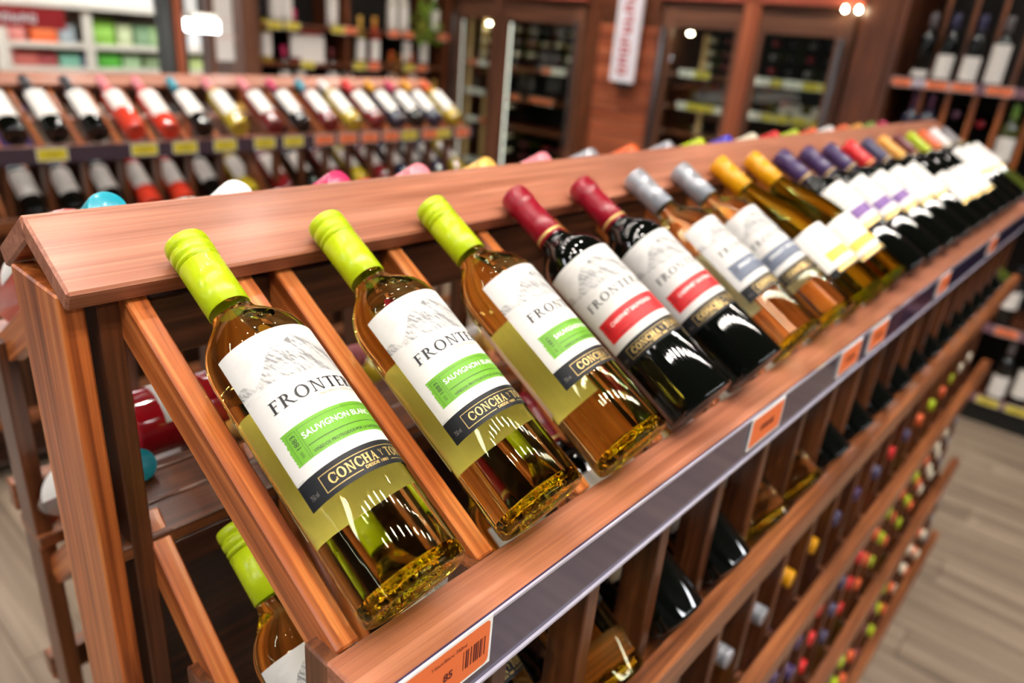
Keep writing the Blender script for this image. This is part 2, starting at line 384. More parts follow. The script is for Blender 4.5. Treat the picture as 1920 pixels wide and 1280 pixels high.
G_FULL = glass('bottle_glass_with_white_wine', (1.0, 0.958, 0.62, 1), 1.36)      # glass and wine read as one solid lens
G_PALE = glass('bottle_glass_with_pale_wine', (0.99, 0.95, 0.80, 1), 1.36)
G_OLIV = glass('green_glass_with_golden_wine', (0.66, 0.68, 0.22, 1), 1.36)
AIR = glass('air_space', (1, 1, 1, 1), 1 / 1.36)
G_CLEAR = clear('clear_bottle_glass', (0.965, 0.975, 0.945, 1), refr=0.0)
G_GREEN = clear('green_bottle_glass', (0.72, 0.74, 0.34, 1))
G_DARK = plain('dark_bottle_glass', lin(6, 8, 6), 0.03, spec=0.6)
G_BASE = glass('thick_base_glass', (1.0, 0.96, 0.42, 1), 1.22, bump=90)
W_WHITE = clear('straw_white_wine', (0.93, 0.90, 0.42, 1), ior=1.08)
W_PALE = clear('pale_wine', (0.93, 0.86, 0.66, 1), ior=1.08)
W_GOLD = clear('golden_wine', (0.86, 0.76, 0.3, 1), ior=1.08)
W_ROSE = clear('rose_wine', (0.95, 0.32, 0.22, 1), ior=1.08)
W_RED = clear('ruby_wine', (0.55, 0.03, 0.04, 1), ior=1.08)
F_ROSE = plain('rose_wine_bottle', lin(216, 62, 40), 0.08, spec=0.8)
F_RUBY = plain('ruby_wine_bottle', lin(120, 20, 24), 0.08, spec=0.8)
F_ROSERED = plain('rose_red_bottle', lin(172, 22, 32), 0.06, spec=0.8)
F_STRAW = plain('straw_wine_bottle', lin(186, 164, 40), 0.08, spec=0.8)
F_OLIVE = plain('olive_bottle_glass', lin(62, 70, 20), 0.06, spec=0.8)
F_WHITE = plain('frosted_white_bottle', lin(214, 210, 196), 0.3)
F_BLUE = plain('dusky_bottle_glass', lin(38, 42, 66), 0.06, spec=0.8)

# ------------------------------------------------------------------ bottle meshes
BORD = [(0.0, 0.016), (0.012, 0.0135), (0.022, 0.0075), (0.0305, 0.0008), (0.0345, 0.0), (0.0363, 0.0012), (0.0368, 0.004), (0.0368, 0.184), (0.0364, 0.190), (0.0348, 0.1975),
        (0.0315, 0.205), (0.0262, 0.2120), (0.0208, 0.2180), (0.0168, 0.2235), (0.0150, 0.229), (0.0144, 0.236), (0.0140, 0.29)]
BURG = [(0.0, 0.013), (0.012, 0.011), (0.022, 0.006), (0.029, 0.0008), (0.033, 0.0), (0.037, 0.002), (0.0385, 0.007), (0.0385, 0.125), (0.0378, 0.140), (0.0355, 0.158),
        (0.0315, 0.176), (0.0262, 0.194), (0.0208, 0.212), (0.0168, 0.2265), (0.0150, 0.238), (0.0144, 0.25), (0.0140, 0.29)]
def inner(prof, d=0.0026):
    return [(0, 0.0175), (0.012, 0.0155), (0.022, 0.0115), (0.029, 0.0072), (0.0325, 0.0078), (prof[7][0] - d, 0.013)] + [(r - d, z) for r, z in prof[7:-1]] + [(prof[-1][0] - d, 0.262), (0, 0.262)]
_mc = {}
def cached(k, fn):
    if k not in _mc: _mc[k] = fn()
    return _mc[k]
def glass_mesh(kind, gm, n=48):
    def f():
        mb = MB(); mb.lathe((BORD if kind == 'bord' else BURG) + [(0, 0.29)], n); return mb.mesh('bottle_glass', gm)
    return cached(('g', kind, gm.name, n), f)
def base_mesh(kind, n=48):
    def f():
        mb = MB(); P = BORD if kind == 'bord' else BURG; R = P[7][0] - 0.0022
        mb.lathe([(0, 0.0165), (0.013, 0.0145), (0.022, 0.0100), (0.0285, 0.0052), (0.0325, 0.0066), (R - 0.001, 0.0115), (R, 0.0105), (R, 0.007), (R - 0.0013, 0.0040), (0.0325, 0.0022), (0.029, 0.0030), (0.022, 0.0080), (0.012, 0.0128), (0, 0.0146)][::-1], n)
        return mb.mesh('glass_base', G_BASE)
    return cached(('b', kind, n), f)
def wine_mesh(kind, wm, tilt, level, n=40, air=False):
    """the liquid, cut level in the world: 'level' = height of its surface above the base centre for a bottle tilted by 'tilt'"""
    def f():
        P = BORD if kind == 'bord' else BURG
        mb = MB(); mb.lathe(inner(P), n); me = mb.mesh('wine', wm)
        bm = bmesh.new(); bm.from_mesh(me)
        upl = Matrix.Rotation(-(PI / 2 - tilt), 3, 'X').inverted() @ Vector((0, 0, 1))
        r = bmesh.ops.bisect_plane(bm, geom=bm.verts[:] + bm.edges[:] + bm.faces[:], plane_co=upl * level, plane_no=upl, clear_outer=not air, clear_inner=air)
        ed = [e for e in bm.edges if e.is_boundary]
        if ed: bmesh.ops.holes_fill(bm, edges=ed, sides=0)
        bm.to_mesh(me); bm.free(); return me
    return cached(('w', kind, wm.name, round(tilt, 3), round(level, 4), n, air), f)
def cap_mesh(style, cm, n=40):
    def f():
        mb = MB()
        if style == 'screw':
            pr = [(0.0150, 0.2325), (0.0156, 0.2328), (0.0156, 0.2760), (0.0140, 0.2765), (0.0140, 0.2778), (0.0158, 0.2784), (0.0158, 0.2806), (0.0142, 0.2812), (0.0142, 0.2826), (0.0160, 0.2838),
                  (0.0160, 0.2895), (0.0144, 0.2901), (0.0144, 0.2912), (0.0160, 0.2922), (0.0160, 0.2965), (0.0155, 0.2992), (0.0145, 0.3), (0, 0.3)]
            mb.lathe(pr, n)
        elif style == 'capsule':
            pr = [(0.0149, 0.2290), (0.0155, 0.2293), (0.0152, 0.26), (0.0150, 0.2755), (0.0152, 0.2775), (0.0162, 0.2800), (0.0165, 0.2840), (0.0163, 0.2900), (0.0158, 0.2960), (0.0145, 0.2993), (0.0110, 0.3000), (0, 0.3)]
            mb.lathe(pr, n)
            mb.lathe([(0.0153, 0.2322), (0.01585, 0.2325), (0.01585, 0.2352), (0.0153, 0.2355)], n, 1)
        else:
            pr = [(0.0148, 0.2380), (0.0156, 0.2383), (0.0154, 0.2750), (0.0150, 0.2768), (0.0152, 0.2795), (0.0158, 0.2812), (0.0158, 0.2950), (0.0150, 0.2995), (0, 0.3)]
            mb.lathe(pr, n)
        return mb.mesh('cap', [cm, GOLD])
    return cached(('c', style, cm.name, n), f)
LABELM = None
def hero_label(parent, band, hi=True, grape='SAUVIGNON BLANC'):
    """front label with its colour band, black band and print; children of the label are sub-parts"""
    me = cached('label_hi' if hi else 'label_lo', (lambda: label_mesh(300, 220)) if hi else (lambda: label_mesh(110, 80)))
    if not me.materials: me.materials.append(PAPERP)
    lab = ob('front_label', me, parent)
    R1 = LABR + 0.00018; R2 = LABR + 0.0003
    def fband():
        mb = MB(); patch(mb, R1, -57, 88, 0.0948, 0.1178, 0, 40, ragged=1.0); return mb.mesh('band', BANDM[band])
    ob('colour_band', cached(('band', band), fband), lab)
    def fblk():
        mb = MB(); patch(mb, R1, -71, 88, 0.0685, 0.0865, 0, 40); patch(mb, LABR, -71, 88, 0.0685, 0.0865, 0, 40); return mb.mesh('dark_band', BLACKL)
    ob('dark_band', cached('dark_band', fblk), lab)
    def fgold():
        mb = MB(); lw = 0.00035
        for a, b, c, d in ((-48, 64, 0.0825, 0.0825 + lw), (-48, -10, 0.0716, 0.0716 + lw), (24, 64, 0.0716, 0.0716 + lw)):
            patch(mb, R2, a, b, c, d, 0, 30)
        patch(mb, R2, -48, -47.4, 0.0716, 0.0828, 0, 1); patch(mb, R2, 63.4, 64, 0.0716, 0.0828, 0, 1)
        P, W = serif_text('CONCHA', 0.2, 0.09, 0.08); h = 0.0064; wd = math.radians(52) * R2; wrap(mb, P, R2, -41, 0.0743, wd / W, h)
        P, W = serif_text('Y', 0.12, 0.06, 0.05); wrap(mb, P, R2, 14, 0.0755, 0.0036, 0.0045)
        P, W = serif_text('TORO', 0.2, 0.09, 0.08); wd = math.radians(36) * R2; wrap(mb, P, R2, 22, 0.0743, wd / W, h)
        P, W = sans_text('DESDE 1883', 0.015); wd = math.radians(27) * R2; wrap(mb, P, R2, -7, 0.0714, wd / W, 0.0020)
        return mb.mesh('gold_lettering', GOLD)
    ob('gold_lettering', cached('gold', fgold), lab)
    def fname():
        mb = MB(); P, W = serif_text('FRONTERA', 0.18, 0.08, 0.09); wd = math.radians(113) * R2; wrap(mb, P, R2, -50.5, 0.1310, wd / W, 0.0086)
        return mb.mesh('black_lettering', INK)
    ob('brand_lettering', cached('name', fname), lab)
    def fsub():
        mb = MB(); P, W = sans_text('PREMIADO MUNDIALMENTE'); wd = math.radians(62) * R2; wrap(mb, P, R2, -4, 0.1278, wd / W, 0.0015)
        return mb.mesh('gold_small_print', plain('tan_ink', lin(190, 158, 112), 0.5))
    ob('small_print', cached('sub', fsub), lab)
    def fgrape():
        mb = MB(); P, W = sans_text(grape, 0.004); wd = math.radians(80) * R2; wrap(mb, P, R2, -39, 0.1076, wd / W, 0.0042); return mb.mesh('white_lettering', WHITEI)
    ob('grape_lettering', cached(('grape', grape), fgrape), lab)
    def fmarks():
        mb = MB()
        patch(mb, R2, -39, 60, 0.1022, 0.10265, 0, 40)
        for a, b, c, d in ((-53.4, -43, 0.1153, 0.1155), (-40.5, 84, 0.1153, 0.1155)): patch(mb, R2, a, b, c, d, 0, 30)
        for a in (-53.4, -43.0, -40.6): patch(mb, R2, a, a + 0.28, 0.0952, 0.1154, 0, 1)
        P, W = sans_text('VI\u00d1EDOS PROTEGIDOS POR LA NATURALEZA', 0.01); wd = math.radians(86) * R2; wrap(mb, P, R2, -37.5, 0.0965, wd / W, 0.0021)
        P, W = sans_text('1883', 0.0); wrap(mb, P, R2, -45.2, 0.1042, 0.0036, 0.0094 / W, rot90=True)
        P, W = sans_text('ESTD', 0.0); wrap(mb, P, R2, -46.6, 0.0982, 0.0018, 0.0036 / W, rot90=True)
        return mb.mesh('black_marks', INK if band != 'red' else plain('dark_red_ink', lin(120, 20, 26), 0.5))
    ob('fine_lettering', cached(('marks', band == 'red'), fmarks), lab)
    def fvol():
        mb = MB(); P, W = sans_text('750 ml'); wrap(mb, P, R2, -64.5, 0.0735, 0.0060 / W, 0.0036)
        P, W = sans_text('COSECHA 2017'); wrap(mb, P, R2, -68.5, 0.0870, 0.0058 / W, 0.0008); return mb.mesh('grey_lettering', GREYI)
    ob('volume_lettering', cached('vol', fvol), lab)
    return lab

def plain_label(kind, f0, f1, u0, u1, m=None, r=None, stripe=None, nf=20):
    k = ('pl', kind, f0, f1, u0, u1, m.name if m else '', stripe)
    def f():
        mb = MB(); R = r or ((0.0372 if kind == 'bord' else 0.0389)); patch(mb, R, f0, f1, u0, u1, 0, nf)
        if stripe:
            if stripe != 'plain': patch(mb, R + 0.0002, f0 + 22, f1, u0 + (u1 - u0) * 0.24, u0 + (u1 - u0) * 0.44, 1, nf)
            patch(mb, R + 0.0002, f0, f1, u0, u0 + (u1 - u0) * 0.13, 3, nf)
            patch(mb, R + 0.0004, f0 + 20, f1 - 30, u0 + (u1 - u0) * 0.03, u0 + (u1 - u0) * 0.10, 4, nf)
            for q in range(4): patch(mb, R + 0.0002, f0 + 22, f0 + 60 + 10 * (q % 2), u0 + (u1 - u0) * (0.52 + q * 0.1), u0 + (u1 - u0) * (0.545 + q * 0.1), 2, 8)
        return mb.mesh('label', [m or PAPER, BANDM.get(stripe, INK) if stripe else PAPER, GREYI, BLACKL, GOLD])
    return cached(k, f)

def tiltrot(tilt, twist=0.0, yaw=0.0):
    return (Matrix.Rotation(yaw, 4, 'Z') @ Matrix.Rotation(-(PI / 2 - tilt), 4, 'X') @ Matrix.Rotation(twist, 4, 'Z'))

def bottle(loc, tilt, label, group, cap='lime', style='screw', kind='bord', gm=None, wm=None, twist=0, yaw=0, art=None, lab=None, back=False, base=False, level=None, n=40, name='wine_bottle', cat='bottle', grape='SAUVIGNON BLANC', hi=True):
    M = Matrix.Translation(loc) @ tiltrot(tilt, twist, yaw)
    t = ob(name, None, mw=M); t.empty_display_size = 0.04; tag(t, label, cat, group)
    g = ob('glass_body', glass_mesh(kind, gm, n), t)
    if base: ob('glass_base', base_mesh(kind, n), t)
    ob('cap', cap_mesh(style, CAPM[cap], n), t)
    if wm:
        solid = wm in (G_FULL, G_PALE, G_OLIV)
        me = wine_mesh(kind, AIR if solid else wm, tilt, level if level is not None else 9.0, n, air=solid)
        wo = ob('air_space' if solid else 'wine', me, t, rot=(0, 0, -twist))
    if art: hero_label(t, art, hi, grape)
    elif lab: ob('front_label', lab, t)
    if back:
        def f():
            mb = MB(); patch(mb, LABR - 0.00005, 118, 244, 0.064, 0.166, 0, 28); return mb.mesh('back_label', plain('back_label_paper', lin(250, 249, 246), 0.6))
        ob('back_label', cached('backlab', f), t)
    return t

# ------------------------------------------------------------------ room shell
def struct(name, me, loc=(0, 0, 0)):
    return tag(ob(name, me, None, loc), kind='structure')
FZ = -UP
mb = MB(); mb.box((-10.0, -3.5, FZ - 0.06), (8.0, 11.0, FZ - 0.012)); fl = struct('floor', mb.mesh('floor', plain('floor_base', lin(96, 80, 66), 0.7)))
for i in range(30):
    x0 = -0.9 + i * 0.16
    for j in range(5):
        y0 = -2.2 + j * 1.25 + (i % 3) * 0.41
        board('floor_plank', fl, (x0 + 0.08, y0, FZ - 0.006), (x0 + 0.08, y0 + 1.247, FZ - 0.006), 0.1585, 0.012, FLOORM, bev=0.001)
mb = MB(); mb.box((-10.0, -3.5, 1.75), (8.0, 11.0, 1.80)); struct('ceiling', mb.mesh('ceiling', plain('ceiling_paint', lin(74, 64, 58), 0.8)))
mb = MB(); mb.box((4.45, -3.5, FZ), (4.5, 4.4, 1.75)); struct('wall_right', mb.mesh('wall_right', plain('brown_wall', lin(92, 60, 44), 0.7)))
mb = MB(); mb.box((2.15, 4.4, FZ), (4.5, 4.45, 1.75)); struct('wall_back', mb.mesh('wall_back', plain('dark_brown_wall', lin(60, 42, 32), 0.7)))
mb = MB(); mb.box((-10.0, 10.9, FZ), (8.0, 10.95, 1.75)); struct('wall_far', mb.mesh('wall_far', plain('shop_white_wall', lin(226, 222, 214), 0.8)))

# ------------------------------------------------------------------ ceiling lamps (they are seen as highlights in the glass)
LAMPM = plain('lamp_diffuser', (0, 0, 0, 1), 0.5, emis=(1.0, 0.93, 0.84, 1), es=LAMP)
TUBEM = plain('tube_diffuser', (0, 0, 0, 1), 0.5, emis=(0.95, 0.97, 1.0, 1), es=TUBE)
HOUS = plain('lamp_housing', lin(60, 58, 58), 0.4, metal=0.5)
def lampm():
    mb = MB(); mb.lathe([(0, 0.12), (0.05, 0.12), (0.055, 0.1), (0.058, 0.0), (0.052, 0.0), (0.046, 0.042), (0, 0.043)], 20); return mb.mesh('housing', HOUS)
def diffm():
    mb = MB(); mb.lathe([(0, 0.036), (0.025, 0.036), (0.025, 0.039), (0, 0.039)], 20, 0, False); return mb.mesh('diffuser', LAMPM)
hm, dm = lampm(), diffm()
spots = [(-1.34 + 0.36 * k, -0.61) for k in range(14)] + [(-1.1 + 0.42 * k, -0.80) for k in range(11)] + [(x, -0.42) for x in (-1.75, -0.49, 0.49, 1.5)] + \
        [(x, 0.62) for x in (-1.1, -0.55, -0.1, 0.35, 0.9)] + [(-0.85, 0.1), (0.1, 0.12), (-0.3, 0.35)] + \
        [(x, 1.65) for x in (-0.6, -0.1, 0.4, 0.9, 1.4, 1.9, 2.4, 2.9, 3.4)] + [(x, 2.0) for x in (0.0, 0.6, 1.2, 1.8, 2.4, 3.0)] + [(x, 2.6) for x in (0.0, 0.4, 0.8, 1.2, 1.6, 2.0, 2.4, 2.8, 3.2)] + [(x, 3.1) for x in (1.0, 1.8, 2.6, 3.3)] + [(3.0, y) for y in (0.9, 1.4, 2.4)] + [(3.4, y) for y in (-0.1, 0.6, 1.1, 1.7, 2.3, 2.9)] + [(1.4, 3.5), (2.3, 3.5), (3.1, 3.4), (2.9, -1.4), (1.2, -1.7), (-0.5, -1.6)]
for k, (x, y) in enumerate(spots):
    t = thing('ceiling_lamp', (x, y, 1.63), 'small round ceiling spot lamp above the wine racks, outside the picture', 'lamp', 'ceiling spot lamps')
    ob('housing', hm, t); ob('diffuser', dm, t)
for x0, y0, L_ in ((-2.9, -0.4, 2.0), (-2.9, 1.6, 2.0), (0.2, -2.6, 2.4), (3.0, -2.6, 2.4)):
    t = thing('tube_light', (x0, y0, 1.7), 'long fluorescent tube light on the ceiling, outside the picture', 'lamp', 'ceiling tube lights')
    mb = MB(); mb.box((-L_ / 2, -0.08, 0.0), (L_ / 2, 0.08, 0.05)); ob('housing', mb.mesh('housing', HOUS), t)
    mb = MB(); mb.box((-L_ / 2 + 0.03, -0.06, -0.02), (L_ / 2 - 0.03, 0.06, -0.001)); ob('diffuser', mb.mesh('diffuser', TUBEM), t)

# ------------------------------------------------------------------ the display rack
YR = 0.3235                       # ridge line
def rack(root, x0, x1, oy, oz, nb, full=True, pr=None):
    """both slopes of an A-shaped bottle rack; oy, oz shift from the front rack; nb = bottle places"""
    def P(x, y, z): return (x, oy + y, oz + z)
    def mir(y): return 2 * YR - y
    ends = (x0 - 0.03, x1 + 0.02)
    # ridge planks
    for sgn in (1, -1):
        c = Vector((0, 0.0, 0.0)) + AX * 0.3235 + NX * -0.0255
        y, z = c.y, c.z; nrm = NX.copy()
        if sgn < 0: y = mir(y); nrm = Vector((0, -NX.y, NX.z))
        o = board('ridge_plank', root, P(ends[0], y, z), P(ends[1], y, z), 0.0745, 0.018, WOODT, up=nrm, bev=0.002)
    # rafters, both slopes, upper tier and lower tier
    t2 = math.radians(42)
    a2 = Vector((0, math.cos(t2), math.sin(t2))); n2 = Vector((0, -math.sin(t2), math.cos(t2)))
    xs = [-0.0355 + i * S for i in range(nb + 1)]
    for sgn in (1, -1):
        F = (lambda v: v) if sgn > 0 else (lambda v: Vector((v.x, mir(v.y), v.z)))
        G = (lambda v: v) if sgn > 0 else (lambda v: Vector((v.x, -v.y, v.z)))
        if sgn < 0 and not full: continue
        for x in xs + ([0.0475] if sgn > 0 and full else []):
            X = Vector((x0 + 0.0525 + x, 0, 0))
            p = F(X + AX * (0.001 if x != 0.0475 else 0.2) + NX * -0.054); q = F(X + AX * 0.345 + NX * -0.054)
            board('rafter', root, P(*p), P(*q), 0.0165, 0.034, WOODR, up=G(NX))
            p = F(X + Vector((0, 0.03, -0.3295)) + n2 * -0.017); q = F(X + Vector((0, 0.3, -0.0868)) + n2 * -0.017)
            board('rafter', root, P(*p), P(*q), 0.0165, 0.034, WOODR, up=G(n2))
    # shelf plank, dividers, rails
    for sgn in (1, -1):
        m_ = (lambda a, b: (a, b)) if sgn > 0 else (lambda a, b: (mir(b), mir(a)))
        def B(nm, xa, xb, ya, yb, za, zb, mm=WOOD):
            ya, yb = m_(ya, yb); return bx(nm, root, P(xa, ya, za), P(xb, yb, zb), mm)
        B('shelf_plank', x0, x1, -0.0205, 0.0195, -0.0495, -0.0315, WOODT)
        B('lower_shelf_plank', x0, x1, -0.018, 0.05, -0.300, -0.2835, WOOD)
        for ya, yb, za, zb in ((-0.049, -0.0265, -0.285, -0.247), (-0.055, -0.03, -0.575, -0.535), (-0.07, -0.045, -0.94, -0.90), (-0.09, -0.065, -1.235, -1.195)):
            if oz + zb > -1.25: B('rail', x0, x1, ya, yb, max(za, FZ - oz + 0.02), zb, WOOD)
        for i in range(nb + 1):
            xa = x0 + i * S
            if xa > x1: break
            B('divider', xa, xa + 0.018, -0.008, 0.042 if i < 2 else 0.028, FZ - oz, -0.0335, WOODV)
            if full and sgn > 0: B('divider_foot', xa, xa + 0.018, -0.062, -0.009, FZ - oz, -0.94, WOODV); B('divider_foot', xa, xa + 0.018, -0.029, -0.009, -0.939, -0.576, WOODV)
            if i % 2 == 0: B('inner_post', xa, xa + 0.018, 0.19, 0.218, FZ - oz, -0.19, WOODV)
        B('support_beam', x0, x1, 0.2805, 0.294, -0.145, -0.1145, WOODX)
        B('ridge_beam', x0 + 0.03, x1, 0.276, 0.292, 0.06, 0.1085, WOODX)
    bx('added_dark_panel', root, P(x0, YR - 0.006, FZ - oz), P(x1, YR + 0.006, -0.116), WOODX)  # added unseen panel, keeps the inside of the rack dark
    bx('added_bottom_panel', root, P(x0, 0.03, FZ - oz + 0.06), P(x1, YR - 0.008, FZ - oz + 0.075), WOODX)  # added unseen panel, closes off the bright floor below
    # inner slatted shelf
    for ya in (0.2795, 0.328, 0.3765 - 0.0):
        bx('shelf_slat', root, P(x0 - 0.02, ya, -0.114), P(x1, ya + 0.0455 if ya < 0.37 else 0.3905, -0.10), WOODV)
    # end posts
    for xe in (x0 - 0.030, x1 - 0.01):
        for dx in (0.0, 0.0238):
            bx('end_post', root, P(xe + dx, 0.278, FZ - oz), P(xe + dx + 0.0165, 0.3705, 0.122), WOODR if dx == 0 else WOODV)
X0 = -0.0525; X1 = 2.44
rk = thing('wine_rack', (1.2, YR, FZ), 'long red-brown timber wine rack with bottles laid on slanted slats, in the foreground', 'rack')
rack(rk, X0, X1, 0, 0, 20)
# plank wear: two small nail holes on shelf and ridge
# price rail of the front shelf
RAILM = plain('violet_grey_plastic', lin(54, 44, 74), 0.16, coat=0.9)
LIPM = clear('clear_plastic', (0.8, 0.8, 0.86, 1), ior=1.6)
mb = MB(); mb.box((X0 - 0.0, -0.0245, -0.0785), (X1, -0.0215, -0.0285)); pr = ob('price_rail', mb.mesh('rail', RAILM), None)
pr.parent = rk; pr.matrix_local = Matrix.Translation(-rk.location)
mb = MB(); mb.box((X0, -0.0258, -0.0292), (X1, -0.0240, -0.0268)); mb.box((X0, -0.0268, -0.0800), (X1, -0.0245, -0.0778))
lp = ob('clear_lip', mb.mesh('lip', plain('clear_lip', lin(176, 172, 188), 0.1, coat=1.0)), pr)

TAGO = plain('orange_tag_card', lin(240, 118, 60), 0.45); TAGY = plain('yellow_tag_card', lin(214, 196, 40), 0.5)
BARI = plain('dark_red_print', lin(96, 26, 22), 0.5)
def price_tag(loc, label, group, w_=0.09, h=0.037, m=TAGO, text=False, rot=(0, 0, 0), th=0.0009):
    """card lying in the plane x-z, its face to -y"""
    def f():
        mb = MB(); mb.box((-w_ / 2, 0, -h), (w_ / 2, th, 0), 1)
        r = 0.004; e = 0.0022; a, b, c, d = -w_ / 2 + e, w_ / 2 - e, -h + e, -e; vs = []
        for cx, cz, t0 in ((b - r, d - r, 0), (a + r, d - r, 90), (a + r, c + r, 180), (b - r, c + r, 270)):
            for k in range(5): t = math.radians(t0 + k * 22.5); vs.append((cx + r * math.cos(t), -0.0002, cz + r * math.sin(t)))
        mb.add(vs, [tuple(range(len(vs)))[::-1]], 0)
        rn = random.Random(3); x = w_ * 0.22
        zt, zb = -h * 0.34, -h * 0.72
        if not text: x = -w_ * 0.2; zt, zb = -h * 0.4, -h * 0.6
        while x < w_ * (0.43 if text else 0.2):
            d_ = rn.choice([0.0005, 0.0009, 0.0013]); mb.add([(x, -0.0004, zb), (x + d_, -0.0004, zb), (x + d_, -0.0004, zt), (x, -0.0004, zt)], [(0, 1, 2, 3)], 2); x += d_ + rn.choice([0.0006, 0.001, 0.0016])
        if text:
            for s_, bx_, z_, hh, bold in (('l Sauv/Blanc 750ml', -0.006, -0.0105, 0.0030, 0), ('85', 0.0035, -0.0262, 0.0062, 0.03)):
                P, W = sans_text(s_, bold)
                for q in P: mb.add([(bx_ + px * hh * 0.95, -0.0004, z_ + py * hh) for px, py in q], [tuple(range(len(q)))], 2)
        return mb.mesh('price_tag', [m, WHITEI, BARI])
    me = cached(('tag', w_, h, m.name, text, th), f)
    return tag(ob('price_tag', me, None, loc, rot), label, 'price tag', group)
price_tag((-0.005, -0.0262, -0.0255), 'orange price tag with barcode below the nearest bottle, at the bottom edge', 'price tags on the front rail', 0.092, 0.040, TAGO, True)
TG = [(0.472, 'orange price tag in the rail below the two red-capped bottles'), (0.742, 'orange price tag in the rail, third from the near end'), (0.868, 'orange price tag in the rail, fourth from the near end'),
      (1.27, 'small orange price tag in the far part of the rail, fifth from the near end'), (1.75, 'blurred orange price tag at the far end of the front rail')]
for x, l in TG: price_tag((x, -0.0262, -0.0290), l, 'price tags on the front rail', 0.084, 0.038)

# ------------------------------------------------------------------ front display row
def zb(x): return (x, 0.0, 0.0)
LEV = 0.127
PL = plain_label
row = [
 # cap, style, kind, glass, wine, twist(deg), art, words
 ('lime', 'screw', 'bord', G_FULL, G_FULL, 0, 'green', 'white wine bottle with lime green cap and green-banded label, nearest of the front row'),
 ('lime', 'screw', 'bord', G_FULL, G_FULL, -5, 'green', 'white wine bottle with lime green cap, second from the near end of the front row'),
 ('lime', 'screw', 'bord', G_FULL, G_FULL, 4, 'green', 'white wine bottle with lime green cap, left of the first red-capped bottle'),
 ('red', 'capsule', 'bord', G_DARK, None, -38, 'red', 'dark bottle with red capsule and red-banded label, the nearer of the red-capped pair'),
 ('red', 'capsule', 'bord', G_DARK, None, -28, 'red', 'dark bottle with red capsule and red-banded label, the farther of the red-capped pair'),
 ('silver', 'other', 'bord', G_PALE, G_PALE, -3, 'slate', 'clear bottle with silver cap and slate-banded label, the nearer of the silver-capped pair'),
 ('silver', 'other', 'bord', G_PALE, G_PALE, -26, 'slate', 'clear bottle with silver cap and slate-banded label, the farther of the silver-capped pair'),
 ('yellow', 'other', 'burg', G_OLIV, G_OLIV, 0, 'Y', 'sloping green glass bottle with yellow cap, the nearer of the yellow-capped pair'),
 ('yellow', 'other', 'burg', G_OLIV, G_OLIV, -12, 'Y', 'sloping green glass bottle with yellow cap, the farther of the yellow-capped pair'),
 ('purple', 'capsule', 'bord', G_DARK, None, -15, 'P', 'dark bottle with purple capsule, nearest of the three purple-capped bottles'),
 ('purple', 'capsule', 'bord', G_DARK, None, -15, 'P', 'dark bottle with purple capsule, middle of the three purple-capped bottles'),
 ('purple', 'capsule', 'bord', G_DARK, None, -15, 'P', 'dark bottle with purple capsule, farthest of the three purple-capped bottles'),
 ('scarlet', 'capsule', 'bord', G_DARK, None, -18, 'L', 'dark bottle with bright scarlet capsule just beyond the purple-capped bottles'),
 ('navy', 'capsule', 'bord', G_DARK, None, -18, 'L', 'dark bottle with dull navy capsule beyond the scarlet-capped bottle'),
 ('amber', 'capsule', 'bord', G_DARK, None, -18, 'L', 'dark bottle with amber capsule in the far part of the front row'),
 ('maroon', 'capsule', 'bord', G_DARK, None, -18, 'L', 'dark bottle with maroon capsule between the amber and the lime capsules'),
 ('lime', 'capsule', 'bord', G_DARK, None, -18, 'L', 'dark bottle with lime capsule in the blurred far part of the front row'),
 ('orange', 'capsule', 'bord', G_DARK, None, -18, 'L', 'dark bottle with orange-red capsule beside the far lime capsule'),
 ('white', 'capsule', 'bord', G_DARK, None, -18, 'L', 'dark bottle with white capsule near the far end of the front row'),
 ('grey', 'capsule', 'bord', F_OLIVE, None, -18, 'L', 'olive glass bottle with grey capsule, last at the far end of the front row')]
GR = {'green': 'SAUVIGNON BLANC', 'red': 'CABERNET SAUVIGNON', 'slate': 'PINOT GRIGIO'}
for i, (cap, st, kd, gm, wm, tw, art, words_) in enumerate(row):
    lab = None; a_ = None
    if art in GR: a_ = art
    elif art == 'Y': lab = PL('burg', -77, 88, 0.046, 0.1245, stripe='yellow')
    elif art == 'P': lab = PL('bord', -68, 88, 0.092, 0.189, stripe='purple')
    else: lab = PL('bord', -72, 88, *((0.092, 0.189) if i < 14 else (0.055, 0.145) if i < 17 else (0.10, 0.20)), stripe='plain')
    off = 0.0 if kd == 'bord' else 0.0016
    bottle((i * S, 0, off), TH, words_, 'bottles in the front display row', cap, st, kd, gm, wm, math.radians(tw), 0, a_, lab, back=(i < 3 or i in (5, 6)), base=(wm is not None and i < 9), level=LEV, n=56 if i < 6 else 32, grape=GR.get(art, ''), hi=i < 5)

# ------------------------------------------------------------------ lower tier of the front slope
T2 = math.radians(34); A2 = Vector((0, math.cos(T2), math.sin(T2)))
b2 = Vector((0, 0.2299, -0.0847)) - A2 * 0.3
for i in range(20):
    cap, st, kd, gm, wm, tw, art, _ = row[i]
    lab = PL('bord', -72, 88, 0.070, 0.180) if i > 2 else None
    near = i < 4
    bottle((i * S + 0.004, b2.y, b2.z), T2, ('%s-capped bottle on the lower slats, %s from the near end' % (cap, ORD[i])), 'bottles on the lower slats', cap, st, 'bord', gm if (gm is not G_OLIV) else G_DARK,
           wm if near or i in (5, 6) else None, math.radians(-12 if i == 0 else tw), 0, 'green' if i < 3 else None, lab, base=(wm is not None and i < 7), level=0.17, n=48 if i < 2 else 28, hi=i < 2)

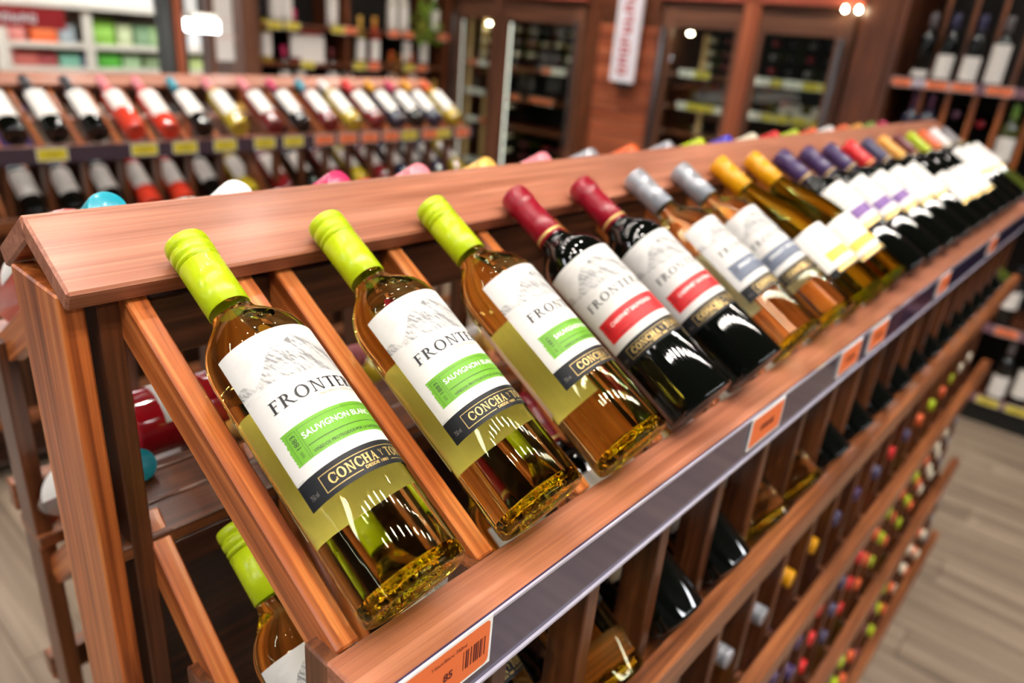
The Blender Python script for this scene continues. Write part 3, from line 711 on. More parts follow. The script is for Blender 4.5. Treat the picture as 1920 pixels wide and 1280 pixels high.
# ------------------------------------------------------------------ back slope of the rack: caps show over the ridge
bk = ['turquoise', 'white', 'crimson', 'pink', 'gold', 'pink', 'silver', 'orange', 'silver', 'lime', 'blue', 'cream', 'scarlet', 'lime', 'orange', 'white', 'orange', 'amber', 'green', 'crimson']
for i, c in enumerate(bk):
    x = -0.006 + i * 0.1135
    yb = 2 * YR + 0.0; 
    same = [k for k, q in enumerate(bk) if q == c]
    bottle((x, yb - 0.012, 0.001), TH, '%s cap of a bottle on the back slope, %s cap showing over the ridge' % (c, ORD[i]), 'bottles on the back slope', c, 'screw', 'bord',
           F_ROSE if c in ('turquoise', 'pink', 'orange') else (F_RUBY if c in ('crimson', 'scarlet') else F_OLIVE), None, 0, PI, None, PL('bord', -72, 88, 0.07, 0.18), n=28)
for i in range(6):
    c = ['turquoise', 'amber', 'white', 'crimson', 'gold', 'pink'][i]
    bottle((-0.014 + i * S, 0.6137, -0.2508), T2, '%s-capped bottle inside the rack on the back slats, %s from the near end' % (c, ORD[i]), 'bottles on the lower back slats', c, 'screw', 'bord',
           G_CLEAR if i < 2 else F_STRAW, W_RED if i < 2 else None, 0, PI, None, PL('bord', -72, 88, 0.07, 0.18), n=28, level=0.17)

o = bottle((0.012, 0.462, -0.098), 0.0, 'rose wine bottle with white label lying inside the rack behind the turquoise cap, far left', None, 'pink', 'screw', 'bord', F_ROSERED, None, 0, -PI / 2, None, PL('bord', -70, 70, 0.028, 0.075), n=28)
# ------------------------------------------------------------------ bottles laid level in the lattice, caps to the aisle
def laid_mesh(cm, gm):
    def f():
        mb = MB(); n = 16
        mb.lathe([(0, 0.0), (0.033, 0.0), (0.0365, 0.004), (0.0365, 0.185), (0.03, 0.207), (0.0185, 0.219), (0.0145, 0.232), (0.0145, 0.235)], n, 0)
        return mb.mesh('bottle', gm)
    return cached(('laid', gm.name), f)
cols2 = [r[0] for r in row]
secA = [-0.495, -0.422, -0.35]; secB = [-0.862, -0.785, -0.708, -0.632]; secC = [-1.15, -1.07, -1.0]
altB = ['maroon', 'maroon', 'silver', 'silver', 'yellow', 'yellow', 'purple', 'purple', 'purple', 'scarlet', 'navy', 'scarlet', 'orange', 'lime', 'orange', 'lime', 'orange', 'cream', 'cream', 'grey']
altC = ['maroon', 'silver', 'yellow', 'yellow', 'purple', 'navy', 'scarlet', 'scarlet', 'navy', 'orange', 'lime', 'lime', 'orange', 'maroon', 'lime', 'orange', 'cream', 'orange', 'cream', 'grey']
SN = {0: 'upper', 1: 'middle', 2: 'bottom'}
for si, (zs, cc) in enumerate(((secA, ['maroon', 'maroon', 'maroon', 'maroon', 'maroon', 'silver', 'silver', 'yellow', 'yellow', 'navy', 'purple', 'navy', 'scarlet', 'navy', 'orange', 'lime', 'orange', 'lime', 'cream', 'cream']), (secB, altB), (secC, altC))):
    for ri, z in enumerate(zs):
        for i in range(2 if si == 0 else 5 if si == 1 else 8, 20):
            if ri == len(zs) - 1 and (i * 7 + si * 3) % 3 == 0: continue
            if ri == len(zs) - 2 and (i * 5 + si) % 5 == 0: continue
            c = cc[i]
            yb = 0.298 - (0.010, 0.030, 0.066)[si] + random.uniform(-0.004, 0.004)
            o = ob('wine_bottle', laid_mesh(CAPM[c], G_DARK if c not in ('lime', 'yellow') else F_OLIVE), mw=Matrix.Translation((i * S + 0.008, yb, z)) @ Matrix.Rotation(PI / 2, 4, 'X'))
            tag(o, '%s-capped bottle end in the %s lattice, %s column, row %s up' % (c, SN[si], ORD[i], ('one', 'two', 'three', 'four')[ri]), 'bottle', 'bottles lying in the lattice')
            ob('cap', cap_mesh('screw', CAPM[c], 20), o)
# ledges that carry those bottles
for zs in (secA, secB, secC):
    for z in zs:
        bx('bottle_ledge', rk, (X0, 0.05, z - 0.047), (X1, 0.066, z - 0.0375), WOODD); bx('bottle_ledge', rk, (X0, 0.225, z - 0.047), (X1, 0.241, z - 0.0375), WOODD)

# ------------------------------------------------------------------ second rack behind
Y2 = 2.43; Z2 = -0.11
rk2 = thing('wine_rack', (1.2, Y2 + YR, FZ), 'long timber wine rack of slanted bottles with yellow price tags, behind the foreground rack', 'rack')
rack(rk2, 0.20, 2.47, Y2, Z2, 19, full=False)
mb = MB(); mb.box((0.2, Y2 - 0.026, Z2 - 0.082), (2.52, Y2 - 0.0212, Z2 - 0.030)); p2 = ob('price_rail', mb.mesh('rail', plain('dark_plum_plastic', lin(70, 56, 66), 0.3, coat=0.5))); p2.parent = rk2; p2.matrix_local = Matrix.Translation(-rk2.location)
r2 = [(0.50, 'black', G_DARK, 'dark'), (0.62, 'black', G_DARK, 'dark'), (0.745, 'black', G_DARK, 'dark'), (0.865, 'pink', F_ROSE, 'orange-pink'), (0.985, 'pink', F_ROSE, 'red-pink'), (1.115, 'turquoise', G_DARK, 'dark'),
      (1.255, 'pink', F_STRAW, 'straw yellow'), (1.41, 'pink', F_RUBY, 'ruby'), (1.54, 'crimson', G_DARK, 'dark'), (1.68, 'turquoise', F_RUBY, 'ruby'), (1.80, 'white', F_STRAW, 'straw yellow'), (1.93, 'scarlet', F_RUBY, 'ruby'),
      (2.06, 'yellow', F_BLUE, 'dusky'), (2.18, 'crimson', G_DARK, 'dark'), (2.29, 'yellow', F_BLUE, 'dusky'), (2.42, 'orange', F_STRAW, 'straw yellow')]
for i, (x, c, gm, w_) in enumerate(r2):
    bottle((x, Y2, Z2), TH, '%s bottle with %s cap on the second rack, %s from the left' % (w_, c, ORD[i]), 'bottles on the second rack', c, 'screw', 'bord', gm, None, 0, 0, None,
           PL('bord', -66, 66, 0.10 if i == 3 else 0.062, 0.19), n=24)
for i in range(16):
    x, c, gm, w_ = r2[i]
    c = ['black', 'black', 'black', 'pink', 'black', 'turquoise', 'crimson', 'black', 'orange', 'turquoise', 'black', 'navy', 'black', 'maroon', 'crimson', 'lime'][i]
    bottle((x + 0.02, Y2 + b2.y, Z2 + b2.z), T2, '%s bottle, %s cap, lower slats of the second rack, %s from the left' % (w_, c, ORD[i]), 'bottles on the lower slats of the second rack', c, 'screw', 'bord', gm, None, 0, 0, None,
           PL('bord', -66, 66, 0.07, 0.18), n=24)
tg2 = [(0.28, 'y'), (0.585, 'y'), (0.875, 'y'), (1.02, 'y'), (1.175, 'y'), (1.34, 'y'), (1.47, 'y'), (1.62, 'o'), (1.74, 'o'), (1.86, 'o'), (1.98, 'o'), (2.09, 'y'), (2.22, 'o'), (2.31, 'y'), (2.44, 'o')]
for i, (x, k) in enumerate(tg2):
    price_tag((x, Y2 - 0.028, Z2 - 0.034), '%s price tag on the second rack, %s from the left' % ('yellow' if k == 'y' else 'orange', ORD[i]), 'price tags of the second rack', 0.09 if i < 7 else 0.095, 0.04, TAGY if k == 'y' else TAGO)

# ------------------------------------------------------------------ wall units on the right (front plane x = 3.8, facing -x)
XF = 3.8
def stand_mesh(prof='bord', gm=None, cm=None, lu=(0.06, 0.16), lm=None, n=18):
    def f():
        mb = MB(); P = BORD if prof == 'bord' else BURG
        mb.lathe([(0, 0.0), (0.034, 0.0)] + P[6:], n, 0)
        mb.lathe([(0.0150, 0.236), (0.0156, 0.2365), (0.0156, 0.296), (0.014, 0.3), (0, 0.3)], n, 1)
        patch(mb, (0.0374 if prof == 'bord' else 0.0391), -80, 80, lu[0], lu[1], 2, 12)
        return mb.mesh('standing_bottle', [gm, cm, lm or PAPER])
    return cached(('st', prof, gm.name, cm.name, lu, (lm or PAPER).name, n), f)
def stand(loc, yaw, label, group, **k):
    return tag(ob('wine_bottle', stand_mesh(**k), None, loc, (0, 0, yaw)), label, 'bottle', group)
FACE = -PI / 2      # label turned towards -x

wu = thing('wall_shelving', (XF + 0.25, 0.1, FZ), 'dark timber wine shelving along the right wall with slanted dividers and price strips', 'shelving')
for ya, yb in ((0.60, 0.78), (0.22, 0.37)): bx('riser', wu, (XF + 0.005, ya, -0.19), (XF + 0.30, yb, -0.095), plain('black_riser', lin(20, 14, 10), 0.7))
for y in (0.86, -0.55): bx('side_panel', wu, (XF - 0.02, y - 0.02, FZ), (XF + 0.5, y + 0.02, 1.2), WOODD)
bx('back_panel', wu, (XF + 0.48, -0.55, FZ), (XF + 0.5, 0.8, 1.2), plain('black_back', lin(24, 16, 10), 0.7))
STRIP = plain('plum_price_strip', lin(128, 92, 104), 0.35, coat=0.4)
SHZ = [0.26, -0.19, -0.80, -1.16]
for z in SHZ:
    bx('shelf_board', wu, (XF, -0.53, z - 0.02), (XF + 0.47, 0.84, z), WOODD)
    mb = MB(); mb.box((XF - 0.006, -0.53, z - 0.03), (XF + 0.0, 0.84, z + 0.012)); o = ob('price_strip', mb.mesh('strip', STRIP)); o.parent = wu; o.matrix_local = Matrix.Translation(-wu.location)
bx('plinth', wu, (XF + 0.02, -0.55, FZ), (XF + 0.48, 0.8, -1.185), plain('black_plinth', lin(16, 18, 14), 0.6))
for k in range(11):
    y = 0.70 - k * 0.115
    bx('divider_board', wu, (XF + 0.10, y - 0.009, 0.27), (XF + 0.12, y + 0.009, 1.15), WOOD)
    bx('divider_board', wu, (XF + 0.05, y - 0.011, -0.185), (XF + 0.07, y + 0.011, 0.235), WOODR)
gW = 'bottles on the right wall shelving'
for y, z, dz, words_, kw in (
    (0.735, SHZ[0], 0, 'small dark bottle behind the left end of the upper right shelf', dict(gm=G_DARK, cm=CAPM['grey'], lu=(0.02, 0.05))),
    (0.64, SHZ[0], 0, 'dark bottle with short cream label on the upper right shelf, left of its twin', dict(gm=G_DARK, cm=CAPM['navy'], lu=(0.02, 0.125))),
    (0.53, SHZ[0], 0, 'dark bottle with short cream label on the upper right shelf, right of its twin', dict(gm=G_DARK, cm=CAPM['navy'], lu=(0.02, 0.125))),
    (0.425, SHZ[0], 0, 'bottle with tall cream label at the right of the upper right shelf', dict(gm=G_DARK, cm=CAPM['grey'], lu=(0.02, 0.185))),
    (0.72, -0.095, 0, 'purple-necked bottle on the second right shelf, left one', dict(gm=F_BLUE, cm=CAPM['plum'], lu=(0.05, 0.15))),
    (0.645, -0.095, 0, 'purple-necked bottle on the second right shelf, right one', dict(gm=F_BLUE, cm=CAPM['plum'], lu=(0.05, 0.15))),
    (0.294, -0.095, 0, 'green-necked bottle with square white label near the right edge', dict(gm=F_OLIVE, cm=CAPM['green'], lu=(0.05, 0.155))),
    (0.062, SHZ[2], 0, 'dark bottle with large cream label low on the right shelving', dict(gm=G_DARK, cm=CAPM['black'], lu=(0.10, 0.185))),
    (0.156, SHZ[2], 0, 'pale-labelled bottle half hidden by the end of the foreground rack', dict(gm=F_OLIVE, cm=CAPM['cream'], lu=(0.03, 0.19))),
    (-0.016, SHZ[3], 0, 'dark bottle with white label on the lowest right shelf', dict(gm=G_DARK, cm=CAPM['grey'], lu=(0.02, 0.13))),
    (-0.11, SHZ[3], 0, 'dark bottle with white label at the very right edge, lowest shelf', dict(gm=G_DARK, cm=CAPM['cream'], lu=(0.05, 0.19)))):
    stand((XF + 0.045, y, z), FACE, words_, gW, **kw)
for k, (y, z, w_, m_) in enumerate(((0.79, 0, 0.09, TAGO), (0.635, 0, 0.10, TAGO), (0.525, 0, 0.10, TAGO), (0.375, 0, 0.11, TAGO), (0.235, 1, 0.11, TAGO), (0.026, 2, 0.10, TAGO), (0.0, 3, 0.10, TAGY), (-0.125, 3, 0.10, TAGY))):
    price_tag((XF - 0.008, y, SHZ[z] + 0.010), '%s price tag on the right wall shelving, %s from top left' % ('orange' if m_ is TAGO else 'yellow', ORD[k]), 'price tags of the right shelving', w_, 0.038, m_, rot=(0, 0, -PI / 2))
# bottle ends lying inside the shelving
def nose(loc, c, label, group, n=12, gm=None):
    o = ob('wine_bottle', laid_mesh(CAPM[c], gm or G_DARK), mw=Matrix.Translation(loc) @ Matrix.Rotation(-PI / 2, 4, 'Y'))
    tag(o, label, 'bottle', group); ob('cap', cap_mesh('other', CAPM[c], 14), o); return o
for k, (y, z, c) in enumerate(((0.42, 0.10, 'red'), (0.43, -0.02, 'maroon'), (0.30, -0.03, 'red'), (0.53, 0.13, 'plum'), (0.30, 0.12, 'maroon'), (0.19, 0.10, 'maroon'))):
    nose((XF + 0.34, y, z), c, '%s bottle end between the upright boards of the right shelving, %s of six' % (c, ORD[k]), 'bottle ends in the right shelving')

# coolers
COOLG = clear('cooler_door_glass', (0.90, 0.93, 0.90, 1), ior=1.45)
METAL = plain('brushed_steel', lin(150, 148, 150), 0.25, metal=0.9)
LITE = plain('cooler_lamp', (0, 0, 0, 1), 0.5, emis=(1, 0.9, 0.6, 1), es=40)
STRIPL = plain('added_cooler_glow', (0, 0, 0, 1), 0.5, emis=(1, 0.96, 0.84, 1), es=1.6)  # glow of the strips added to brighten the cooler contents
INB = plain('cooler_back', lin(22, 34, 24), 0.6)
def cooler(y0, y1, ym, ztop, words_, zsh, lamp_y):
    c = thing('wine_cooler', (XF + 0.3, (y0 + y1) / 2, FZ), words_, 'wine cooler')
    bx('side_panel', c, (XF, y0, FZ), (XF + 0.6, y0 + 0.03, ztop), WOODC); bx('side_panel', c, (XF, y1 - 0.03, FZ), (XF + 0.6, y1, ztop), WOODC)
    bx('top_panel', c, (XF, y0, ztop), (XF + 0.6, y1, ztop + 0.03), WOODC); bx('back_panel', c, (XF + 0.57, y0 + 0.03, FZ), (XF + 0.6, y1 - 0.03, ztop), INB)
    for a, b in ((y0 + 0.005, ym - 0.004), (ym + 0.004, y1 - 0.005)):
        d = ob('door', None, c); fw = 0.075
        d.empty_display_size = 0.05
        dl = d
        for q in (((XF - 0.03, a, FZ + 0.08), (XF, a + fw, ztop - 0.005)), ((XF - 0.03, b - fw, FZ + 0.08), (XF, b, ztop - 0.005)), ((XF - 0.03, a + fw, ztop - 0.105), (XF, b - fw, ztop - 0.005)), ((XF - 0.03, a + fw, FZ + 0.08), (XF, b - fw, FZ + 0.2))):
            o = bx('door_frame', None, q[0], q[1], WOODC); o.parent = dl; o.matrix_basis = Matrix.Translation(-c.location) @ o.matrix_basis
        mb = MB(); mb.box((XF - 0.018, a + fw, FZ + 0.2), (XF - 0.012, b - fw, ztop - 0.105)); o = ob('glass_pane', mb.mesh('pane', COOLG)); o.parent = dl; o.matrix_local = Matrix.Translation(-c.location)
        hy = (a + 0.035) if a < ym - 0.1 else (b - 0.035)
        mb = MB(); mb.box((XF - 0.065, hy - 0.012, -0.35), (XF - 0.045, hy + 0.012, 0.42)); mb.box((XF - 0.05, hy - 0.01, 0.38), (XF - 0.03, hy + 0.01, 0.40)); mb.box((XF - 0.05, hy - 0.01, -0.33), (XF - 0.03, hy + 0.01, -0.31))
        o = ob('handle', mb.mesh('handle', METAL)); o.parent = dl; o.matrix_local = Matrix.Translation(-c.location)
    bx('middle_post', c, (XF - 0.05, ym - 0.045, FZ), (XF - 0.031, ym + 0.045, ztop + 0.05), WOODP if y0 < 2 else WOODC)
    for z in zsh:
        bx('shelf', c, (XF + 0.05, y0 + 0.03, z - 0.02), (XF + 0.56, y1 - 0.03, z), WOODD)
    for ly in (y0 + 0.05, ym - 0.06, ym + 0.06, y1 - 0.05):  # added light strips inside the doors, to brighten bottles and tags
        mb = MB(); mb.box((XF + 0.02, ly - 0.005, -0.7), (XF + 0.03, ly + 0.005, ztop - 0.12)); o = ob('added_light_strip', mb.mesh('added_light_strip', STRIPL), c); o.matrix_basis = Matrix.Translation(-c.location)
    mb = MB(); mb.lathe([(0, -0.012), (0.012, -0.008), (0.015, 0), (0, 0.003)], 16)
    for ly in lamp_y: ob('lamp', mb.mesh('lamp', LITE), c, (XF + 0.06 - c.location.x, ly - c.location.y, ztop - 0.13 - FZ))
    return c
cooler(1.06, 2.15, 1.60, 0.53, 'brown double-door glass wine cooler beside the right wall shelving', (0.18, 0.0, -0.15, -0.4, -0.7), (2.0,))
cooler(2.70, 3.88, 3.42, 0.50, 'brown double-door glass wine cooler at the back, left of the timber-clad pillar', (0.10, -0.10, -0.30, -0.6), (3.6,))
LIT = [TAGY, WHITEI, TAGO]
k = 0
for y, z, w_, m_ in ((1.97, 0.19, 0.10, WHITEI), (1.87, 0.19, 0.10, TAGY), (1.97, 0.01, 0.06, WHITEI), (1.89, 0.01, 0.10, TAGY), (1.80, 0.01, 0.09, TAGY), (1.71, 0.01, 0.08, WHITEI), (1.50, 0.19, 0.08, WHITEI), (1.42, 0.19, 0.06, TAGY),
                     (1.33, 0.19, 0.10, WHITEI), (1.23, 0.19, 0.09, TAGY), (1.16, 0.19, 0.05, TAGY), (1.51, 0.01, 0.07, WHITEI), (1.43, 0.01, 0.07, TAGY), (1.35, 0.01, 0.08, TAGY), (1.25, 0.01, 0.09, TAGY), (1.17, 0.01, 0.05, TAGY),
                     (3.72, 0.11, 0.09, TAGO), (3.60, 0.11, 0.14, WHITEI), (3.68, -0.09, 0.2, WHITEI), (3.70, -0.29, 0.12, WHITEI), (3.58, -0.29, 0.09, TAGO), (3.66, -0.59, 0.2, WHITEI), (3.02, 0.11, 0.08, TAGO), (2.92, 0.11, 0.12, WHITEI),
                     (3.28, -0.09, 0.08, TAGO), (3.10, -0.09, 0.10, TAGO), (3.00, -0.09, 0.12, TAGO)):
    cn = 'yellow' if m_ is TAGY else 'white' if m_ is WHITEI else 'orange'
    price_tag((XF + 0.035, y, z + 0.012), '%s price tag in the %s cooler, %s shelf strip, %s along' % (cn, 'right-hand' if y < 2.2 else 'back', 'upper' if z > 0.1 else 'middle' if z > -0.15 else 'lower' if z > -0.5 else 'lowest', ORD[k % 23]), 'price tags in the coolers', w_, 0.04, m_, rot=(0, 0, -PI / 2)); k += 1
# bottle ends in the coolers
rn = random.Random(9)
def grid(ys, zs, cs, words_, group):
    for a, y in enumerate(ys):
        for b, z in enumerate(zs):
            nose((XF + 0.36, y, z), cs[(a + b * 2) % len(cs)] if isinstance(cs, list) else cs, '%s, row %s, place %s' % (words_, ('one', 'two', 'three')[b], ('one', 'two', 'three', 'four', 'five')[a]), group, gm=rn.choice([G_DARK, F_OLIVE]))
grid((3.33, 3.20, 3.08, 2.97, 2.86), (0.345, 0.265, 0.185), ['cream', 'cream', 'grey', 'grey'], 'bottle end high behind the right door of the back cooler', 'bottle ends, back cooler top')
grid((3.66, 3.54), (0.33, 0.25, 0.17), ['cream', 'grey'], 'bottle end high behind the left door of the back cooler', 'bottle ends, back cooler left')
grid((3.36,), (-0.17, -0.38, -0.48), ['cream'], 'pale bottle end low in the back cooler beside the door post', 'bottle ends, back cooler low')
grid((3.20, 3.0, 2.9), (-0.42, -0.50), ['maroon', 'red'], 'dull red bottle end low in the back cooler', 'red bottle ends, back cooler')
grid((1.86, 1.76), (0.37, 0.30, 0.235), ['cream', 'maroon'], 'bottle end in the upper left part of the right cooler', 'bottle ends, right cooler left')
grid((1.48, 1.38, 1.28, 1.18), (0.38, 0.31, 0.24), ['red', 'black', 'grey', 'black'], 'bottle end in the upper right part of the right cooler', 'bottle ends, right cooler right')
for k, (y, c, lm) in enumerate(((1.46, 'silver', PAPER), (1.38, 'cream', PAPER), (1.28, 'grey', PAPER), (1.20, 'lime', PAPER))):
    o = ob('wine_bottle', stand_mesh(gm=F_OLIVE, cm=CAPM[c], lu=(0.05, 0.17)), mw=Matrix.Translation((XF + 0.16, y, 0.042)) @ Matrix.Rotation(PI / 2 + 0.15 * (k % 2), 4, 'X') @ Matrix.Rotation(FACE, 4, 'Z'))
    tag(o, '%s-capped bottle lying on its side on the middle shelf of the right cooler' % c, 'bottle', 'bottles lying in the right cooler')
# orange uprights inside the coolers
for y, zt, zb_ in ((1.90, 0.40, 0.20), (1.86, -0.02, -0.6), (3.79, 0.4, -0.7), (3.62, -0.12, -0.58), (3.55, -0.12, -0.58), (3.66, 0.4, 0.13)):
    o = bx('cooler_upright', None, (XF + 0.07, y - 0.014, zb_), (XF + 0.09, y + 0.014, zt), plain('pale_beech', lin(214, 176, 120), 0.5))
    par = [q for q in bpy.data.objects if q.name.startswith('wine_cooler') and abs(q.location.y - y) < 0.62][0]
    o.parent = par; o.matrix_basis = Matrix.Translation(-par.location) @ o.matrix_basis

# timber-clad pillar with a sign
pl = thing('clad_pillar', (XF + 0.2, 2.42, FZ), 'pillar clad in horizontal orange-brown boards between the two coolers', 'pillar')
bx('core', pl, (XF + 0.04, 2.19, FZ), (XF + 0.5, 2.66, 1.3), WOODD)
for k in range(24):
    z = FZ + 0.02 + k * 0.081
    bx('cladding_board', pl, (XF, 2.175, z), (XF + 0.035, 2.60, z + 0.076), WOODP if z < 0.38 else WOODD, bev=0.004)
bx('corner_post', pl, (XF - 0.01, 2.60, FZ), (XF + 0.5, 2.69, 1.3), WOODD)
sg = thing('hanging_sign', (XF - 0.06, 2.35, 0.33), 'white upright sign with red vertical lettering hanging before the clad pillar', 'sign')
mb = MB(); mb.box((-0.008, -0.085, -0.235), (0.008, 0.085, 0.30)); ob('sign_panel', mb.mesh('sign', plain('white_sign_plastic', lin(238, 232, 240), 0.25)), sg)
mb = MB()
P, W = strokes(8, 2)
for q in P: mb.add([(-0.0095, -(-0.035 + py * 0.066), -0.19 + px * 0.46 / W) for px, py in q], [tuple(range(len(q)))])
ob('red_lettering', mb.mesh('lettering', plain('sign_red', lin(206, 36, 60), 0.5)), sg)
mb = MB(); mb.box((0.008, -0.05, -0.27), (0.05, 0.05, -0.235)); ob('bracket', mb.mesh('bracket', HOUS), sg)
hd = thing('timber_valance', (XF, 2.4, 0.8), 'reddish timber valance running above the coolers at the top edge', 'valance')
bx('valance_board', hd, (XF - 0.05, 1.04, 0.565), (XF - 0.01, 2.17, 0.9), plain('red_brown_valance', lin(176, 84, 62), 0.5))
bx('valance_board', hd, (XF - 0.05, 2.69, 0.535), (XF - 0.01, 3.9, 0.9), plain('red_brown_valance', lin(176, 84, 62), 0.5))
for k, y in enumerate((1.115, 1.05)):
    t = thing('spot_bulb', (XF - 0.07, y, 0.55), 'small warm glowing bulb at the top edge above the right cooler, %s one' % ('left', 'right')[k], 'lamp', 'bulbs above the cooler')
    mb = MB(); mb.lathe([(0, -0.01), (0.007, -0.007), (0.009, 0), (0.007, 0.007), (0.004, 0.015), (0, 0.015)], 16); ob('bulb', mb.mesh('bulb', LITE), t)
cp = thing('corner_column', (XF, 0.93, FZ), 'dark timber side column between the right cooler and the wall shelving', 'column')
bx('column_board', cp, (XF - 0.02, 0.885, FZ), (XF + 0.5, 1.045, 1.2), WOODD)

# ------------------------------------------------------------------ wine shelving on the back wall
YB = 3.9
bs = thing('back_wine_shelving', (3.0, YB + 0.2, FZ), 'dark shelving against the back wall with scattered standing bottles', 'shelving')
bx('side_panel', bs, (2.07, YB - 0.1, FZ), (2.17, YB + 0.4, 1.2), WOODC); bx('side_panel', bs, (3.72, YB - 0.0, FZ), (3.78, YB + 0.4, 1.2), WOODD)
bx('middle_panel', bs, (2.86, YB + 0.02, FZ), (2.89, YB + 0.4, 1.2), WOODD)
bx('back_panel', bs, (2.17, YB + 0.38, FZ), (3.72, YB + 0.4, 1.2), plain('near_black_back', lin(26, 22, 16), 0.7))
for z in (0.255, 0.04, -0.17, -0.45):
    bx('shelf_board', bs, (2.17, YB, z - 0.02), (3.72, YB + 0.38, z), WOODD)
gB = 'bottles on the back wall shelving'
bb = [(2.37, .26, F_WHITE, 'cream', .26, 1), (2.45, .26, F_WHITE, 'cream', .26, 1), (2.78, .26, F_WHITE, 'white', .3, 1), (3.27, .26, F_WHITE, 'white', .3, 1), (3.37, .26, F_WHITE, 'green', .3, 1), (3.66, .26, G_DARK, 'white', .3, 1),
      (2.30, .04, F_STRAW, 'black', .2, 1), (2.50, .04, F_RUBY, 'crimson', .3, 1), (3.0, .04, F_STRAW, 'gold', .3, 1), (3.12, .04, F_ROSE, 'amber', .2, 1), (3.40, .04, G_DARK, 'grey', .25, 1), (3.56, .04, F_OLIVE, 'gold', .3, 1),
      (2.42, -.17, G_DARK, 'crimson', .25, 1), (2.53, -.17, G_DARK, 'turquoise', .25, 1), (2.77, -.17, G_DARK, 'maroon', .25, 1), (2.87 + .02, -.17, G_DARK, 'plum', .25, 1), (3.27, -.17, G_DARK, 'orange', .25, 1), (3.45, -.17, F_ROSE, 'orange', .25, 1), (3.68, -.35, F_OLIVE, 'gold', .3, 1)]
for i, (x, z, gm, c, h, _) in enumerate(bb):
    stand((x, YB + 0.06, z), 0, '%s-capped bottle standing on the back wall shelving, %s counted from top left' % (c, ORD[i]), gB, gm=gm, cm=CAPM[c], lu=(0.03, 0.16))
bx_ = thing('gift_box', (2.62, YB + 0.08, 0.04), 'white gift box with red top standing on the back wall shelving', 'box')
mb = MB(); mb.box((-0.085, -0.04, 0), (0.085, 0.04, 0.165)); ob('carton', mb.mesh('carton', PAPER), bx_)
mb = MB(); mb.box((-0.07, -0.041, 0.165), (0.06, 0.041, 0.185)); ob('lid', mb.mesh('lid', CAPM['scarlet']), bx_)
# trailing plant and gold chain clusters
def blob_cluster(name, loc, ext, cnt, r, m, label, cat, leaf=True):
    t = thing(name, loc, label, cat); rr = random.Random(5)
    mb = MB(); mb.add([(0, 0, 0), (1, 0.25, 0.12), (1.7, 0, 0), (1, -0.25, 0.12), (0.3, 0.2, 0.05), (0.3, -0.2, 0.05)], [(0, 5, 3, 2, 1, 4)] if leaf else [(0, 5, 3, 2, 1, 4)])
    me = mb.mesh('leaf', m)
    for k in range(cnt):
        o = ob('leaf', me, t, (rr.gauss(0, ext[0]), rr.uniform(-ext[1], ext[1]), rr.uniform(-ext[2], ext[2])), (rr.uniform(0, 6), rr.uniform(0, 6), rr.uniform(0, 6))); o.scale = (r, r, r)
    mb = MB()
    for k in range(6):
        x = rr.gauss(0, ext[0] * 0.8); mb.box((x - 0.002, -0.002, -ext[2]), (x + 0.002, 0.002, ext[2]))
    ob('stems', mb.mesh('stems', plain('stem', lin(90, 110, 40), 0.6)), t)
    return t
blob_cluster('trailing_plant', (3.50, YB - 0.04, 0.33), (0.055, 0.03, 0.13), 90, 0.028, plain('leaf_green', lin(140, 176, 50), 0.5), 'bright green trailing plant hanging before the back wall shelving', 'plant')
gt = thing('grape_ornament', (3.24, YB + 0.02, 0.02), 'bunch of golden brown grapes lying on the back wall shelving', 'ornament'); rr = random.Random(8)
mb = MB(); mb.lathe([(0, -0.012), (0.009, -0.008), (0.012, 0), (0.009, 0.008), (0, 0.012)], 8); gme = mb.mesh('grape', plain('golden_grape', lin(150, 96, 28), 0.25))
for k in range(40): ob('grape', gme, gt, (rr.uniform(-0.02, 0.16), rr.uniform(-0.02, 0.03), rr.uniform(-0.07, 0.09)))
tgs = [(2.33, 0.255, 'y'), (2.45, 0.255, 'y'), (2.78, 0.255, 'y'), (2.88, 0.255, 'o'), (3.24, 0.255, 'o'), (3.37, 0.255, 'o'), (3.70, 0.255, 'o'), (2.55, 0.04, 'y'), (2.95, 0.04, 'y'), (3.07, 0.04, 'o'), (3.38, 0.04, 'y'), (3.50, 0.04, 'o')]
for i, (x, z, c) in enumerate(tgs):
    price_tag((x, YB - 0.004, z + 0.012), '%s price tag on the back wall shelving, %s counted from top left' % ('yellow' if c == 'y' else 'orange', ORD[i]), 'price tags of the back shelving', 0.10, 0.042, TAGY if c == 'y' else TAGO)

# ------------------------------------------------------------------ posts at the opening to the shop
po = thing('dark_post', (1.62, 3.7, FZ), 'dark grey post with a timber strip at the opening behind the second rack', 'post')
bx('post_core', po, (1.560, 3.7, FZ), (1.630, 3.76, 1.6), plain('charcoal_paint', lin(70, 72, 70), 0.5), bev=0.01)
bx('timber_strip', po, (1.632, 3.68, FZ), (1.668, 3.76, 1.6), WOODP); bx('dark_edge', po, (1.670, 3.7, FZ), (1.698, 3.76, 1.6), plain('charcoal_paint_dark', lin(48, 48, 46), 0.5))
po = thing('timber_post', (1.94, 3.85, FZ), 'thin timber post right of the dark post', 'post'); bx('post_board', po, (1.885, 3.82, FZ), (1.915, 3.86, 1.6), WOODC)
po = thing('notice_panel', (1.985, 3.86, 0.2), 'white printed panel leaning between the thin post and the back shelving', 'sign')
mb = MB(); mb.box((-0.055, -0.006, -0.16), (0.055, 0.006, 0.4)); ob('panel', mb.mesh('panel', PAPER), po)
mb = MB(); mb.box((-0.07, -0.0075, -0.04), (0.07, -0.006, -0.03)); mb.box((-0.05, -0.0075, 0.05), (0.05, -0.006, 0.055)); ob('print', mb.mesh('print', plain('faint_pink_print', lin(226, 190, 186), 0.5)), po)
pbx = thing('amber_carton', (2.0, 3.8, -0.22), 'amber-yellow carton below the white panel beside the back shelving', 'box')
